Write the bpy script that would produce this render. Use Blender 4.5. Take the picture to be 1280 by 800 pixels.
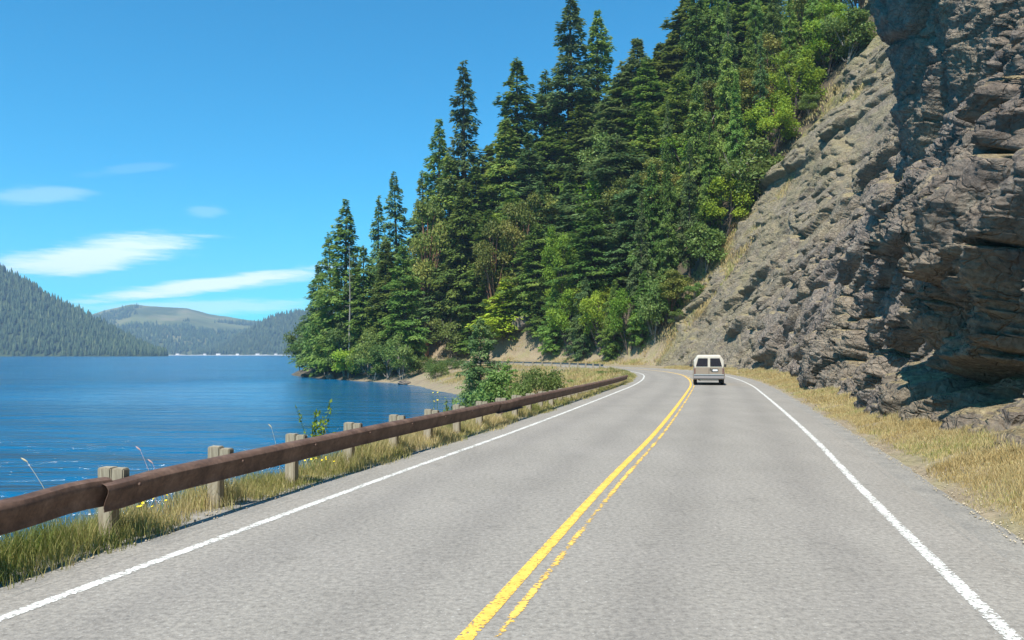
import bpy, bmesh, math, random
import numpy as np
from mathutils import Vector, Matrix

# ------------------------------------------------------------------ camera, sky, sun, exposure
for o in list(bpy.data.objects):
    bpy.data.objects.remove(o)
scene = bpy.context.scene
COL = scene.collection
CAM_H = 2.0           # metres above the road
FPX, CX, YH = 1000.0, 640.0, 442.0      # focal length, principal column and horizon row of the 1280x800 frame
cam_d = bpy.data.cameras.new('camera')
cam = bpy.data.objects.new('camera', cam_d)
COL.objects.link(cam)
cam.location = (0, 0, CAM_H)
cam.rotation_euler = (math.radians(90), 0, 0)
cam_d.sensor_width = 36.0
cam_d.lens = FPX / 1280 * 36.0
cam_d.shift_y = (YH - 400) / 1280.0
cam_d.clip_start = 0.1
cam_d.clip_end = 20000
scene.camera = cam

SUN_H = Vector((-0.41, -0.91)).normalized()   # horizontal direction towards the sun
SUN_EL = math.radians(58)
SUN_DIR = Vector((SUN_H.x * math.cos(SUN_EL), SUN_H.y * math.cos(SUN_EL), math.sin(SUN_EL)))
sun_d = bpy.data.lights.new('sun', 'SUN')
sun_d.energy = 5.0
sun_d.angle = math.radians(0.5)
sun_d.color = (1.0, 0.94, 0.85)
sun = bpy.data.objects.new('sun', sun_d)
COL.objects.link(sun)
sun.location = (0, 0, 200)
sun.rotation_euler = SUN_DIR.to_track_quat('Z', 'Y').to_euler()

world = bpy.data.worlds.new('World')
scene.world = world
world.use_nodes = True
wn = world.node_tree.nodes
wl = world.node_tree.links
wn.clear()
w_out = wn.new('ShaderNodeOutputWorld')
w_bg = wn.new('ShaderNodeBackground')
w_bg.inputs['Strength'].default_value = 0.098
SKY_TINT = (0.125, 0.93, 1.20, 1)
sky = wn.new('ShaderNodeTexSky')
sky.sky_type = 'NISHITA'
sky.sun_disc = False
sky.sun_elevation = SUN_EL
sky.sun_rotation = math.atan2(SUN_H.x, SUN_H.y)
sky.altitude = 200
sky.air_density = 1.0
sky.dust_density = 0.3
sky.ozone_density = 1.5
tint = wn.new('ShaderNodeMix')
tint.data_type = 'RGBA'; tint.blend_type = 'MULTIPLY'
tint.inputs[0].default_value = 1.0
tint.inputs[7].default_value = SKY_TINT
wl.new(sky.outputs[0], tint.inputs[6])

# thin streaks of high cloud, each a soft-edged band at its own bearing and height in the sky
tcw = wn.new('ShaderNodeTexCoord')
sepw = wn.new('ShaderNodeSeparateXYZ'); wl.new(tcw.outputs['Generated'], sepw.inputs[0])
def wmath(op, a, b=None, clamp=False):
    m = wn.new('ShaderNodeMath'); m.operation = op; m.use_clamp = clamp
    for i, v in enumerate((a, b)):
        if v is None: continue
        if isinstance(v, (int, float)): m.inputs[i].default_value = v
        else: wl.new(v, m.inputs[i])
    return m.outputs[0]
az = wmath('ARCTAN2', sepw.outputs[0], sepw.outputs[1])
el = wmath('ARCSINE', sepw.outputs[2])
azel = wn.new('ShaderNodeCombineXYZ'); wl.new(az, azel.inputs[0]); wl.new(el, azel.inputs[1])
cw_map = wn.new('ShaderNodeMapping'); cw_map.inputs['Rotation'].default_value = (0, 0, math.radians(-12)); cw_map.inputs['Scale'].default_value = (11, 90, 1)
wl.new(azel.outputs[0], cw_map.inputs[0])
cw_n = wn.new('ShaderNodeTexNoise'); cw_n.inputs['Scale'].default_value = 1.0; cw_n.inputs['Detail'].default_value = 7; cw_n.inputs['Roughness'].default_value = 0.68
wl.new(cw_map.outputs[0], cw_n.inputs['Vector'])
cloud_sum = None
for (bx, by, hl, hw, rot, dens) in ((118, 320, 112, 19, 13.0, 0.88), (262, 356, 155, 9.5, 9.5, 0.95), (345, 350, 75, 8, 9.0, 0.45), (48, 244, 50, 11, 8.0, 0.24),
                                    (258, 264, 24, 8, 6.0, 0.16), (255, 384, 135, 11, 3.0, 0.42), (160, 212, 45, 6, 12.0, 0.08)):
    th = math.atan((bx - CX) / FPX)
    ph = math.asin((YH - by) / math.sqrt(FPX ** 2 + (bx - CX) ** 2 + (YH - by) ** 2))
    sub = wn.new('ShaderNodeVectorMath'); sub.operation = 'SUBTRACT'; sub.inputs[1].default_value = (th, ph, 0)
    wl.new(azel.outputs[0], sub.inputs[0])
    r = wn.new('ShaderNodeVectorRotate'); r.rotation_type = 'Z_AXIS'; r.inputs['Angle'].default_value = math.radians(-rot)
    wl.new(sub.outputs[0], r.inputs[0])
    sc = wn.new('ShaderNodeVectorMath'); sc.operation = 'MULTIPLY'
    sc.inputs[1].default_value = (FPX * math.cos(th) / hl, FPX / hw * 0.95, 0)
    wl.new(r.outputs[0], sc.inputs[0])
    ln = wn.new('ShaderNodeVectorMath'); ln.operation = 'LENGTH'; wl.new(sc.outputs[0], ln.inputs[0])
    wob = wmath('ADD', ln.outputs['Value'], wmath('MULTIPLY', wmath('SUBTRACT', cw_n.outputs['Fac'], 0.5), 1.7))
    mr = wn.new('ShaderNodeMapRange'); mr.interpolation_type = 'SMOOTHSTEP'
    mr.inputs[1].default_value = 1.12; mr.inputs[2].default_value = 0.35; mr.inputs[3].default_value = 0.0; mr.inputs[4].default_value = dens
    wl.new(wob, mr.inputs[0])
    cloud_sum = mr.outputs[0] if cloud_sum is None else wmath('MAXIMUM', cloud_sum, mr.outputs[0])
cl_mix = wn.new('ShaderNodeMix'); cl_mix.data_type = 'RGBA'
cl_mix.inputs[7].default_value = (7.6, 8.6, 9.4, 1)
wl.new(cloud_sum, cl_mix.inputs[0]); wl.new(tint.outputs[2], cl_mix.inputs[6])
wl.new(cl_mix.outputs[2], w_bg.inputs['Color'])
wl.new(w_bg.outputs[0], w_out.inputs[0])

vs = scene.view_settings
vs.view_transform = 'Standard'
vs.look = 'None'
vs.exposure = 0.62
vs.gamma = 1.0
vs.use_curve_mapping = False
scene.render.engine = 'CYCLES'
scene.cycles.use_denoising = True
scene.cycles.max_bounces = 6
scene.cycles.diffuse_bounces = 3
scene.cycles.glossy_bounces = 2
scene.cycles.transmission_bounces = 3
scene.cycles.transparent_max_bounces = 8
scene.cycles.volume_bounces = 1
scene.cycles.caustics_reflective = False
scene.cycles.caustics_refractive = False
scene.cycles.sample_clamp_indirect = 4.0

rng = np.random.default_rng(7)
random.seed(7)

# ------------------------------------------------------------------ small helpers
def px(x, y, d):
    """world point seen at photo pixel (x, y) at forward distance d"""
    return np.array([(x - CX) * d / FPX, d, CAM_H - (y - YH) * d / FPX])

def tag(o, label=None, cat=None, group=None, kind=None):
    if label: o['label'] = label
    if cat: o['category'] = cat
    if group: o['group'] = group
    if kind: o['kind'] = kind
    return o

def empty(name, loc, rz=0.0):
    o = bpy.data.objects.new(name, None)
    o.empty_display_size = 0.2
    o.location = loc
    o.rotation_euler = (0, 0, rz)
    COL.objects.link(o)
    return o

def mesh_np(name, verts, faces, mat=None, parent=None, smooth=False, attrs=None, link=True):
    """verts (n,3), faces (m,k) array of one polygon size, or a list of lists"""
    me = bpy.data.meshes.new(name)
    verts = np.asarray(verts, dtype=np.float32)
    if isinstance(faces, np.ndarray):
        m, k = faces.shape
        me.vertices.add(len(verts))
        me.vertices.foreach_set('co', verts.ravel())
        me.loops.add(m * k)
        me.loops.foreach_set('vertex_index', faces.astype(np.int32).ravel())
        me.polygons.add(m)
        me.polygons.foreach_set('loop_start', np.arange(0, m * k, k, dtype=np.int32))
        me.polygons.foreach_set('loop_total', np.full(m, k, dtype=np.int32))
        me.update(calc_edges=True)
    else:
        me.from_pydata([tuple(map(float, v)) for v in verts], [], [tuple(f) for f in faces])
        me.update()
    if smooth:
        me.polygons.foreach_set('use_smooth', np.ones(len(me.polygons), dtype=bool))
    if attrs:
        for an, av in attrs.items():
            a = me.attributes.new(an, 'FLOAT', 'POINT')
            a.data.foreach_set('value', np.asarray(av, dtype=np.float32).ravel())
    if mat is not None:
        for mm in (mat if isinstance(mat, (list, tuple)) else [mat]):
            me.materials.append(mm)
    if not link:
        return me
    o = bpy.data.objects.new(name, me)
    COL.objects.link(o)
    if parent is not None:
        o.parent = parent
    return o

def add_obj(name, me, parent=None, loc=None):
    o = bpy.data.objects.new(name, me)
    COL.objects.link(o)
    if parent is not None: o.parent = parent
    if loc is not None: o.location = loc
    return o

class MB:
    """collects boxes, tubes and lofts for one mesh"""
    def __init__(self):
        self.v, self.f = [], []
    def add(self, vs, fs):
        b = len(self.v)
        self.v += [tuple(map(float, v)) for v in vs]
        self.f += [tuple(b + i for i in f) for f in fs]
    def box(self, c, size, rot=None, taper=1.0):
        hx, hy, hz = [s / 2 for s in size]
        vs = []
        for z, t in ((-hz, 1), (hz, taper)):
            for x, y in ((-hx, -hy), (hx, -hy), (hx, hy), (-hx, hy)):
                p = Vector((x * t, y * t, z))
                if rot is not None: p = rot @ p
                vs.append((p.x + c[0], p.y + c[1], p.z + c[2]))
        self.add(vs, [(3, 2, 1, 0), (4, 5, 6, 7), (0, 1, 5, 4), (1, 2, 6, 5), (2, 3, 7, 6), (3, 0, 4, 7)])
    def tube(self, pts, radii, n=8, cap=True):
        pts = [Vector(p) for p in pts]
        if not hasattr(radii, '__len__'): radii = [radii] * len(pts)
        rings = []
        for i, p in enumerate(pts):
            d = (pts[min(i + 1, len(pts) - 1)] - pts[max(i - 1, 0)])
            if d.length < 1e-9: d = Vector((0, 0, 1))
            d.normalize()
            a = d.cross(Vector((0, 0, 1)) if abs(d.z) < 0.95 else Vector((1, 0, 0))).normalized()
            b = d.cross(a)
            rings.append([p + (a * math.cos(2 * math.pi * k / n) + b * math.sin(2 * math.pi * k / n)) * radii[i] for k in range(n)])
        vs = [v for r in rings for v in r]
        fs = []
        for i in range(len(rings) - 1):
            for k in range(n):
                fs.append((i * n + k, i * n + (k + 1) % n, (i + 1) * n + (k + 1) % n, (i + 1) * n + k))
        if cap:
            fs.append(tuple(range(n - 1, -1, -1)))
            fs.append(tuple((len(rings) - 1) * n + k for k in range(n)))
        self.add(vs, fs)
    def loft(self, rings, close=True, cap=True):
        n = len(rings[0])
        vs = [v for r in rings for v in r]
        fs = []
        for i in range(len(rings) - 1):
            for k in range(n if close else n - 1):
                fs.append((i * n + k, i * n + (k + 1) % n, (i + 1) * n + (k + 1) % n, (i + 1) * n + k))
        if cap:
            fs.append(tuple(range(n - 1, -1, -1)))
            fs.append(tuple((len(rings) - 1) * n + k for k in range(n)))
        self.add(vs, fs)
    def mesh(self, name, mat, smooth=False, bevel=0.0):
        me = bpy.data.meshes.new(name)
        me.from_pydata(self.v, [], self.f)
        bm = bmesh.new(); bm.from_mesh(me)
        if bevel > 0:
            es = [e for e in bm.edges if len(e.link_faces) == 2 and e.calc_face_angle(0) > 0.5]
            bmesh.ops.bevel(bm, geom=es, offset=bevel, segments=2, affect='EDGES', clamp_overlap=True)
        bmesh.ops.recalc_face_normals(bm, faces=bm.faces)
        bm.to_mesh(me); bm.free()
        if smooth:
            for p in me.polygons: p.use_smooth = True
        me.materials.append(mat)
        return me
    def build(self, name, mat, parent=None, smooth=False, bevel=0.0):
        return add_obj(name, self.mesh(name, mat, smooth, bevel), parent)

# ------------------------------------------------------------------ numpy noise
def _hash(ix, iy, iz, seed):
    h = (ix.astype(np.int64) * 374761393 + iy.astype(np.int64) * 668265263 + iz.astype(np.int64) * 2147483647 + seed * 1274126177) & 0xffffffff
    h = ((h ^ (h >> 13)) * 1274126177) & 0xffffffff
    h = ((h ^ (h >> 16)) * 2246822519) & 0xffffffff
    return (h ^ (h >> 15)) & 0xffffffff

def rnd(ix, iy, iz, seed):
    return _hash(ix, iy, iz, seed) / 4294967295.0

def vnoise(x, y, z=None, seed=0):
    """value noise -1..1"""
    if z is None: z = np.zeros_like(x)
    x0, y0, z0 = np.floor(x), np.floor(y), np.floor(z)
    fx, fy, fz = x - x0, y - y0, z - z0
    ux, uy, uz = [t * t * t * (t * (t * 6 - 15) + 10) for t in (fx, fy, fz)]
    ix, iy, iz = x0.astype(np.int64), y0.astype(np.int64), z0.astype(np.int64)
    r = 0
    for dx in (0, 1):
        for dy in (0, 1):
            for dz in (0, 1):
                w = (ux if dx else 1 - ux) * (uy if dy else 1 - uy) * (uz if dz else 1 - uz)
                r = r + w * rnd(ix + dx, iy + dy, iz + dz, seed)
    return r * 2 - 1

def fbm(x, y, z=None, seed=0, octv=4, gain=0.5):
    r, a = 0, 1.0
    f = 1.0
    for k in range(octv):
        r = r + a * vnoise(x * f, y * f, None if z is None else z * f, seed + k * 17)
        a *= gain; f *= 2.03
    return r

def facets(p, q, seed, jit=0.9):
    """fractured blocks: value -1..1 of the block, its tilt, and the distance to the block border"""
    ip, iq = np.floor(p).astype(np.int64), np.floor(q).astype(np.int64)
    best = np.full(p.shape, 9.0); second = np.full(p.shape, 9.0)
    val = np.zeros(p.shape); tp = np.zeros(p.shape); tq = np.zeros(p.shape); dp_ = np.zeros(p.shape); dq_ = np.zeros(p.shape)
    zz = np.zeros_like(ip)
    for a in (-1, 0, 1):
        for b in (-1, 0, 1):
            cx, cy = ip + a, iq + b
            jx = cx + 0.5 + jit * (rnd(cx, cy, zz, seed) - 0.5)
            jy = cy + 0.5 + jit * (rnd(cx, cy, zz, seed + 1) - 0.5)
            dx, dy = p - jx, q - jy
            d = np.sqrt(dx * dx + dy * dy)
            nb = d < best
            second = np.where(nb, best, np.minimum(second, d))
            best = np.where(nb, d, best)
            val = np.where(nb, rnd(cx, cy, zz, seed + 2) * 2 - 1, val)
            tp = np.where(nb, rnd(cx, cy, zz, seed + 3) * 2 - 1, tp)
            tq = np.where(nb, rnd(cx, cy, zz, seed + 4) * 2 - 1, tq)
            dp_ = np.where(nb, dx, dp_); dq_ = np.where(nb, dy, dq_)
    return val, tp * dp_ + tq * dq_, second - best

def sstep(a, b, x):
    t = np.clip((x - a) / (b - a), 0, 1)
    return t * t * (3 - 2 * t)

# ------------------------------------------------------------------ materials
def new_mat(name):
    m = bpy.data.materials.new(name)
    m.use_nodes = True
    nt = m.node_tree
    b = nt.nodes['Principled BSDF']
    return m, nt, b

def N(nt, typ, **kw):
    n = nt.nodes.new(typ)
    for k, v in kw.items():
        if k in n.inputs: n.inputs[k].default_value = v
        else: setattr(n, k, v)
    return n

def ramp(nt, fac, stops):
    r = nt.nodes.new('ShaderNodeValToRGB')
    el = r.color_ramp.elements
    while len(el) < len(stops): el.new(0.5)
    for e, (p, c) in zip(el, stops):
        e.position = p
        e.color = (c[0], c[1], c[2], 1)
    nt.links.new(fac, r.inputs[0])
    return r.outputs[0]

def mixc(nt, fac, a, b, blend='MIX'):
    m = nt.nodes.new('ShaderNodeMix')
    m.data_type = 'RGBA'; m.blend_type = blend
    for sock, val in ((m.inputs[0], fac), (m.inputs[6], a), (m.inputs[7], b)):
        if isinstance(val, bpy.types.NodeSocket): nt.links.new(val, sock)
        elif isinstance(val, (int, float)): sock.default_value = val
        else: sock.default_value = (val[0], val[1], val[2], 1)
    return m.outputs[2]

def noise_tex(nt, scale, detail=4, rough=0.55, coord='Object', dist=0.0, vec=None):
    n = nt.nodes.new('ShaderNodeTexNoise')
    n.inputs['Scale'].default_value = scale
    n.inputs['Detail'].default_value = detail
    n.inputs['Roughness'].default_value = rough
    n.inputs['Distortion'].default_value = dist
    if vec is None:
        tc = nt.nodes.new('ShaderNodeTexCoord'); vec = tc.outputs[coord]
    nt.links.new(vec, n.inputs['Vector'])
    return n.outputs['Fac']

def mathn(nt, op, a, b=None, clamp=False):
    m = nt.nodes.new('ShaderNodeMath'); m.operation = op; m.use_clamp = clamp
    for i, v in enumerate((a, b)):
        if v is None: continue
        if isinstance(v, (int, float)): m.inputs[i].default_value = v
        else: nt.links.new(v, m.inputs[i])
    return m.outputs[0]

def bump(nt, bsdf, h, strength=0.4, dist=0.05):
    b = nt.nodes.new('ShaderNodeBump')
    b.inputs['Strength'].default_value = strength
    b.inputs['Distance'].default_value = dist
    nt.links.new(h, b.inputs['Height'])
    nt.links.new(b.outputs[0], bsdf.inputs['Normal'])

def attr(nt, name):
    a = nt.nodes.new('ShaderNodeAttribute'); a.attribute_name = name
    return a.outputs['Fac']

def simple(name, col, rough=0.6, metal=0.0, var=0.0, scale=8.0, bumpd=0.0):
    m, nt, b = new_mat(name)
    b.inputs['Roughness'].default_value = rough
    b.inputs['Metallic'].default_value = metal
    if var > 0:
        n = noise_tex(nt, scale)
        c = ramp(nt, n, [(0.3, [x * (1 - var) for x in col]), (0.7, [min(1, x * (1 + var)) for x in col])])
        nt.links.new(c, b.inputs['Base Color'])
        if bumpd: bump(nt, b, n, 0.5, bumpd)
    else:
        b.inputs['Base Color'].default_value = (*col, 1)
    return m

def leaf_mat(name, stops, transl=0.3, obj_var=0.25, rough=0.55):
    """foliage: colour from the per-leaf attribute, shifted per tree"""
    m = bpy.data.materials.new(name); m.use_nodes = True
    nt = m.node_tree; nt.nodes.clear()
    out = nt.nodes.new('ShaderNodeOutputMaterial')
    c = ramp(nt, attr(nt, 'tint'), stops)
    oi = nt.nodes.new('ShaderNodeObjectInfo')
    hs = nt.nodes.new('ShaderNodeHueSaturation')
    nt.links.new(c, hs.inputs['Color'])
    mr = nt.nodes.new('ShaderNodeMapRange')
    mr.inputs[3].default_value = 1 - obj_var; mr.inputs[4].default_value = 1 + obj_var
    nt.links.new(oi.outputs['Random'], mr.inputs[0])
    nt.links.new(mr.outputs[0], hs.inputs['Value'])
    mr2 = nt.nodes.new('ShaderNodeMapRange')
    mr2.inputs[3].default_value = 0.478; mr2.inputs[4].default_value = 0.515
    frac = mathn(nt, 'FRACT', mathn(nt, 'MULTIPLY', oi.outputs['Random'], 7.13))
    nt.links.new(frac, mr2.inputs[0])
    nt.links.new(mr2.outputs[0], hs.inputs['Hue'])
    b = nt.nodes.new('ShaderNodeBsdfPrincipled')
    b.inputs['Roughness'].default_value = rough
    b.inputs['Specular IOR Level'].default_value = 0.25
    nt.links.new(hs.outputs[0], b.inputs['Base Color'])
    t = nt.nodes.new('ShaderNodeBsdfTranslucent')
    hs2 = nt.nodes.new('ShaderNodeHueSaturation')
    hs2.inputs['Hue'].default_value = 0.475; hs2.inputs['Value'].default_value = 1.3
    nt.links.new(hs.outputs[0], hs2.inputs['Color'])
    nt.links.new(hs2.outputs[0], t.inputs['Color'])
    mx = nt.nodes.new('ShaderNodeMixShader'); mx.inputs[0].default_value = transl
    nt.links.new(b.outputs[0], mx.inputs[1]); nt.links.new(t.outputs[0], mx.inputs[2])
    nt.links.new(mx.outputs[0], out.inputs[0])
    return m

M = {}
# asphalt
m, nt, b = new_mat('asphalt')
big = noise_tex(nt, 0.35, 4)
fine = noise_tex(nt, 17.0, 5, 0.8)
stone = N(nt, 'ShaderNodeTexVoronoi', Scale=42.0)
tc = nt.nodes.new('ShaderNodeTexCoord'); nt.links.new(tc.outputs['Object'], stone.inputs['Vector'])
c0 = ramp(nt, big, [(0.3, (0.235, 0.218, 0.190)), (0.7, (0.272, 0.252, 0.222))])
c1 = ramp(nt, fine, [(0.28, (0.5, 0.5, 0.5)), (0.5, (1, 1, 1)), (0.72, (1.42, 1.42, 1.40))])
c2 = mixc(nt, 1.0, c0, c1, 'MULTIPLY')
spk = ramp(nt, noise_tex(nt, 30.0, 3, 0.6), [(0.62, (0, 0, 0)), (0.70, (1, 1, 1))])
c3 = mixc(nt, mathn(nt, 'MULTIPLY', spk, 0.5), c2, (0.52, 0.51, 0.47))
lane = attr(nt, 'lane')
wear = ramp(nt, lane, [(0.0, (1, 1, 1)), (1.0, (0.82, 0.82, 0.83))])
c4 = mixc(nt, 1.0, c3, wear, 'MULTIPLY')
# sealed cracks and oil-dark streaks stretched along the road
mp = nt.nodes.new('ShaderNodeMapping'); mp.inputs['Scale'].default_value = (1.4, 0.16, 1); mp.inputs['Rotation'].default_value = (0, 0, math.radians(14))
nt.links.new(tc.outputs['Object'], mp.inputs[0])
st = noise_tex(nt, 1.0, 5, 0.6, vec=mp.outputs[0])
c5 = mixc(nt, 1.0, c4, ramp(nt, st, [(0.30, (0.94, 0.94, 0.945)), (0.62, (1.02, 1.02, 1.02))]), 'MULTIPLY')
spot = ramp(nt, noise_tex(nt, 1.7, 5, 0.62), [(0.60, (1, 1, 1)), (0.72, (0.80, 0.80, 0.80))])
c5 = mixc(nt, 1.0, c5, spot, 'MULTIPLY')
nt.links.new(c5, b.inputs['Base Color'])
b.inputs['Roughness'].default_value = 0.88
b.inputs['Specular IOR Level'].default_value = 0.25
bump(nt, b, mathn(nt, 'ADD', fine, mathn(nt, 'MULTIPLY', stone.outputs['Distance'], 0.6)), 0.5, 0.008)
M['asphalt'] = m

def paint(name, col, lo, hi, scale, worn=None):
    m, nt, b = new_mat(name)
    fine = noise_tex(nt, scale, 5, 0.7)
    b.inputs['Base Color'].default_value = (*col, 1)
    n2 = noise_tex(nt, 9.0, 3)
    nt.links.new(ramp(nt, n2, [(0.3, [x * 0.82 for x in col]), (0.7, [min(1, x * 1.08) for x in col])]), b.inputs['Base Color'])
    b.inputs['Roughness'].default_value = 0.7
    fac = fine
    if worn is not None:
        fac = mathn(nt, 'ADD', fine, mathn(nt, 'MULTIPLY', mathn(nt, 'SUBTRACT', noise_tex(nt, worn[0], 3, 0.6), 0.5), worn[1]))
        e = attr(nt, 'edge')
        fac = mathn(nt, 'SUBTRACT', fac, mathn(nt, 'MULTIPLY', e, worn[2]))
    a = ramp(nt, fac, [(lo, (0, 0, 0)), (hi, (1, 1, 1))])
    nt.links.new(a, b.inputs['Alpha'])
    return m
M['white_line'] = paint('white_line', (0.66, 0.65, 0.60), 0.37, 0.46, 24.0, (1.8, 0.30, 0.10))
M['yellow_line'] = paint('yellow_line', (0.80, 0.49, 0.085), 0.33, 0.40, 30.0, (3.0, 0.28, 0.10))
M['yellow_worn'] = paint('yellow_worn', (0.80, 0.50, 0.10), 0.40, 0.46, 20.0, (1.5, 0.78, 0.36))

# gravel shoulder
m, nt, b = new_mat('gravel')
n1 = noise_tex(nt, 2.0, 4); n2 = noise_tex(nt, 30.0, 4, 0.7)
c = mixc(nt, 1.0, ramp(nt, n1, [(0.3, (0.20, 0.19, 0.17)), (0.7, (0.29, 0.27, 0.235))]), ramp(nt, n2, [(0.3, (0.6, 0.6, 0.6)), (0.7, (1.3, 1.3, 1.3))]), 'MULTIPLY')
nt.links.new(c, b.inputs['Base Color']); b.inputs['Roughness'].default_value = 0.95
bump(nt, b, n2, 0.7, 0.02)
M['gravel'] = m

# ground: dry grass, tan soil and dark forest floor by what grows there (attribute cover: 0 soil, 1 forest floor)
m, nt, b = new_mat('ground')
n1 = noise_tex(nt, 0.5, 5); n2 = noise_tex(nt, 6.0, 4, 0.65)
soil = ramp(nt, n1, [(0.25, (0.19, 0.145, 0.095)), (0.5, (0.27, 0.215, 0.14)), (0.75, (0.25, 0.23, 0.105))])
soil = mixc(nt, 1.0, soil, ramp(nt, n2, [(0.3, (0.62, 0.62, 0.6)), (0.7, (1.2, 1.2, 1.2))]), 'MULTIPLY')
duff = ramp(nt, n2, [(0.3, (0.045, 0.037, 0.025)), (0.7, (0.10, 0.078, 0.045))])
fac = mathn(nt, 'ADD', attr(nt, 'cover'), mathn(nt, 'MULTIPLY', mathn(nt, 'SUBTRACT', n1, 0.5), 0.8), True)
nt.links.new(mixc(nt, fac, soil, duff), b.inputs['Base Color'])
b.inputs['Roughness'].default_value = 0.95
bump(nt, b, n2, 0.6, 0.08)
M['ground'] = m

# cliff rock
m, nt, b = new_mat('cliff_rock')
n1 = noise_tex(nt, 0.16, 5, 0.6, dist=0.6); n2 = noise_tex(nt, 1.1, 6, 0.65, dist=0.4); n3 = noise_tex(nt, 7.0, 5, 0.7); n4 = noise_tex(nt, 0.55, 5, 0.7, dist=1.0)
base = ramp(nt, n2, [(0.26, (0.120, 0.100, 0.090)), (0.5, (0.250, 0.206, 0.170)), (0.74, (0.375, 0.318, 0.255))])
warm = ramp(nt, n3, [(0.3, (0.24, 0.19, 0.125)), (0.7, (0.40, 0.33, 0.22))])
f1 = ramp(nt, n1, [(0.46, (0, 0, 0)), (0.68, (1, 1, 1))])
c = mixc(nt, mathn(nt, 'MULTIPLY', f1, 0.7), base, warm)
lich = ramp(nt, n4, [(0.60, (0, 0, 0)), (0.72, (1, 1, 1))])
c = mixc(nt, mathn(nt, 'MULTIPLY', lich, 0.45), c, (0.33, 0.32, 0.25))
veg = mathn(nt, 'MULTIPLY', attr(nt, 'veg'), ramp(nt, mathn(nt, 'ADD', n4, mathn(nt, 'MULTIPLY', n3, 0.5)), [(0.55, (0, 0, 0)), (0.85, (1, 1, 1))]))
geo = nt.nodes.new('ShaderNodeNewGeometry'); sep = nt.nodes.new('ShaderNodeSeparateXYZ')
nt.links.new(geo.outputs['Normal'], sep.inputs[0])
ledge = ramp(nt, mathn(nt, 'ADD', sep.outputs['Z'], mathn(nt, 'MULTIPLY', mathn(nt, 'SUBTRACT', n3, 0.5), 0.35)), [(0.80, (0, 0, 0)), (0.92, (1, 1, 1))])
c = mixc(nt, mathn(nt, 'MULTIPLY', ledge, 0.85), c, ramp(nt, n3, [(0.3, (0.30, 0.23, 0.12)), (0.7, (0.46, 0.38, 0.22))]))
c = mixc(nt, veg, c, (0.30, 0.27, 0.10))
c = mixc(nt, 1.0, c, ramp(nt, n3, [(0.28, (0.68, 0.68, 0.68)), (0.55, (1, 1, 1)), (0.75, (1.22, 1.22, 1.22))]), 'MULTIPLY')
nt.links.new(c, b.inputs['Base Color']); b.inputs['Roughness'].default_value = 0.9
b.inputs['Specular IOR Level'].default_value = 0.2
n5 = noise_tex(nt, 3.2, 8, 0.75, dist=0.5)
vc = nt.nodes.new('ShaderNodeTexVoronoi'); vc.feature = 'DISTANCE_TO_EDGE'; vc.inputs['Scale'].default_value = 1.7
vc2 = nt.nodes.new('ShaderNodeTexVoronoi'); vc2.feature = 'F1'; vc2.inputs['Scale'].default_value = 4.5
tcv = nt.nodes.new('ShaderNodeTexCoord'); vadd = nt.nodes.new('ShaderNodeVectorMath'); vadd.operation = 'ADD'
ncol = nt.nodes.new('ShaderNodeTexNoise'); ncol.inputs['Scale'].default_value = 1.3; ncol.inputs['Detail'].default_value = 4
nt.links.new(tcv.outputs['Object'], ncol.inputs['Vector']); nt.links.new(tcv.outputs['Object'], vadd.inputs[0]); nt.links.new(ncol.outputs['Color'], vadd.inputs[1])
nt.links.new(vadd.outputs[0], vc.inputs['Vector']); nt.links.new(vadd.outputs[0], vc2.inputs['Vector'])
crk = nt.nodes.new('ShaderNodeMapRange'); crk.inputs[1].default_value = 0.0; crk.inputs[2].default_value = 0.07
nt.links.new(vc.outputs['Distance'], crk.inputs[0])
hgt = mathn(nt, 'ADD', mathn(nt, 'ADD', n5, mathn(nt, 'MULTIPLY', crk.outputs[0], 0.35)), mathn(nt, 'MULTIPLY', vc2.outputs['Distance'], 0.7))
bump(nt, b, hgt, 1.0, 0.24)
M['rock'] = m

# lake water
LAKE_Z_W = -3.2
m, nt, b = new_mat('lake_water')
tc = nt.nodes.new('ShaderNodeTexCoord')
mp = nt.nodes.new('ShaderNodeMapping'); mp.inputs['Scale'].default_value = (0.22, 0.80, 1.0); mp.inputs['Rotation'].default_value = (0, 0, math.radians(-8))
nt.links.new(tc.outputs['Object'], mp.inputs[0])
w1 = noise_tex(nt, 1.0, 5, 0.55, vec=mp.outputs[0], dist=0.6); w2 = noise_tex(nt, 0.09, 3, 0.5, vec=mp.outputs[0]); w3 = noise_tex(nt, 0.34, 3, 0.5, vec=mp.outputs[0], dist=0.4)
b.inputs['Base Color'].default_value = (0.003, 0.042, 0.105, 1)
deep = ramp(nt, w2, [(0.3, (0.001, 0.075, 0.170)), (0.7, (0.002, 0.120, 0.265))])
nt.links.new(deep, b.inputs['Base Color'])
b.inputs['Roughness'].default_value = 0.12
b.inputs['IOR'].default_value = 1.33
dv = nt.nodes.new('ShaderNodeVectorMath'); dv.operation = 'DISTANCE'; dv.inputs[1].default_value = (-14, 112, LAKE_Z_W)
nt.links.new(tc.outputs['Object'], dv.inputs[0])
calm_w = nt.nodes.new('ShaderNodeMapRange'); calm_w.inputs[1].default_value = 32; calm_w.inputs[2].default_value = 82; calm_w.inputs[3].default_value = 0.16; calm_w.inputs[4].default_value = 1.0
calm_w.interpolation_type = 'SMOOTHSTEP'
nt.links.new(dv.outputs['Value'], calm_w.inputs[0])      # wind chop dies down inside the sheltered cove
chop = mathn(nt, 'ADD', mathn(nt, 'ADD', w1, mathn(nt, 'MULTIPLY', w3, 2.2)), mathn(nt, 'MULTIPLY', w2, 0.6))
bump(nt, b, mathn(nt, 'MULTIPLY', chop, calm_w.outputs[0]), 1.0, 1.35)
M['water'] = m

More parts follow.
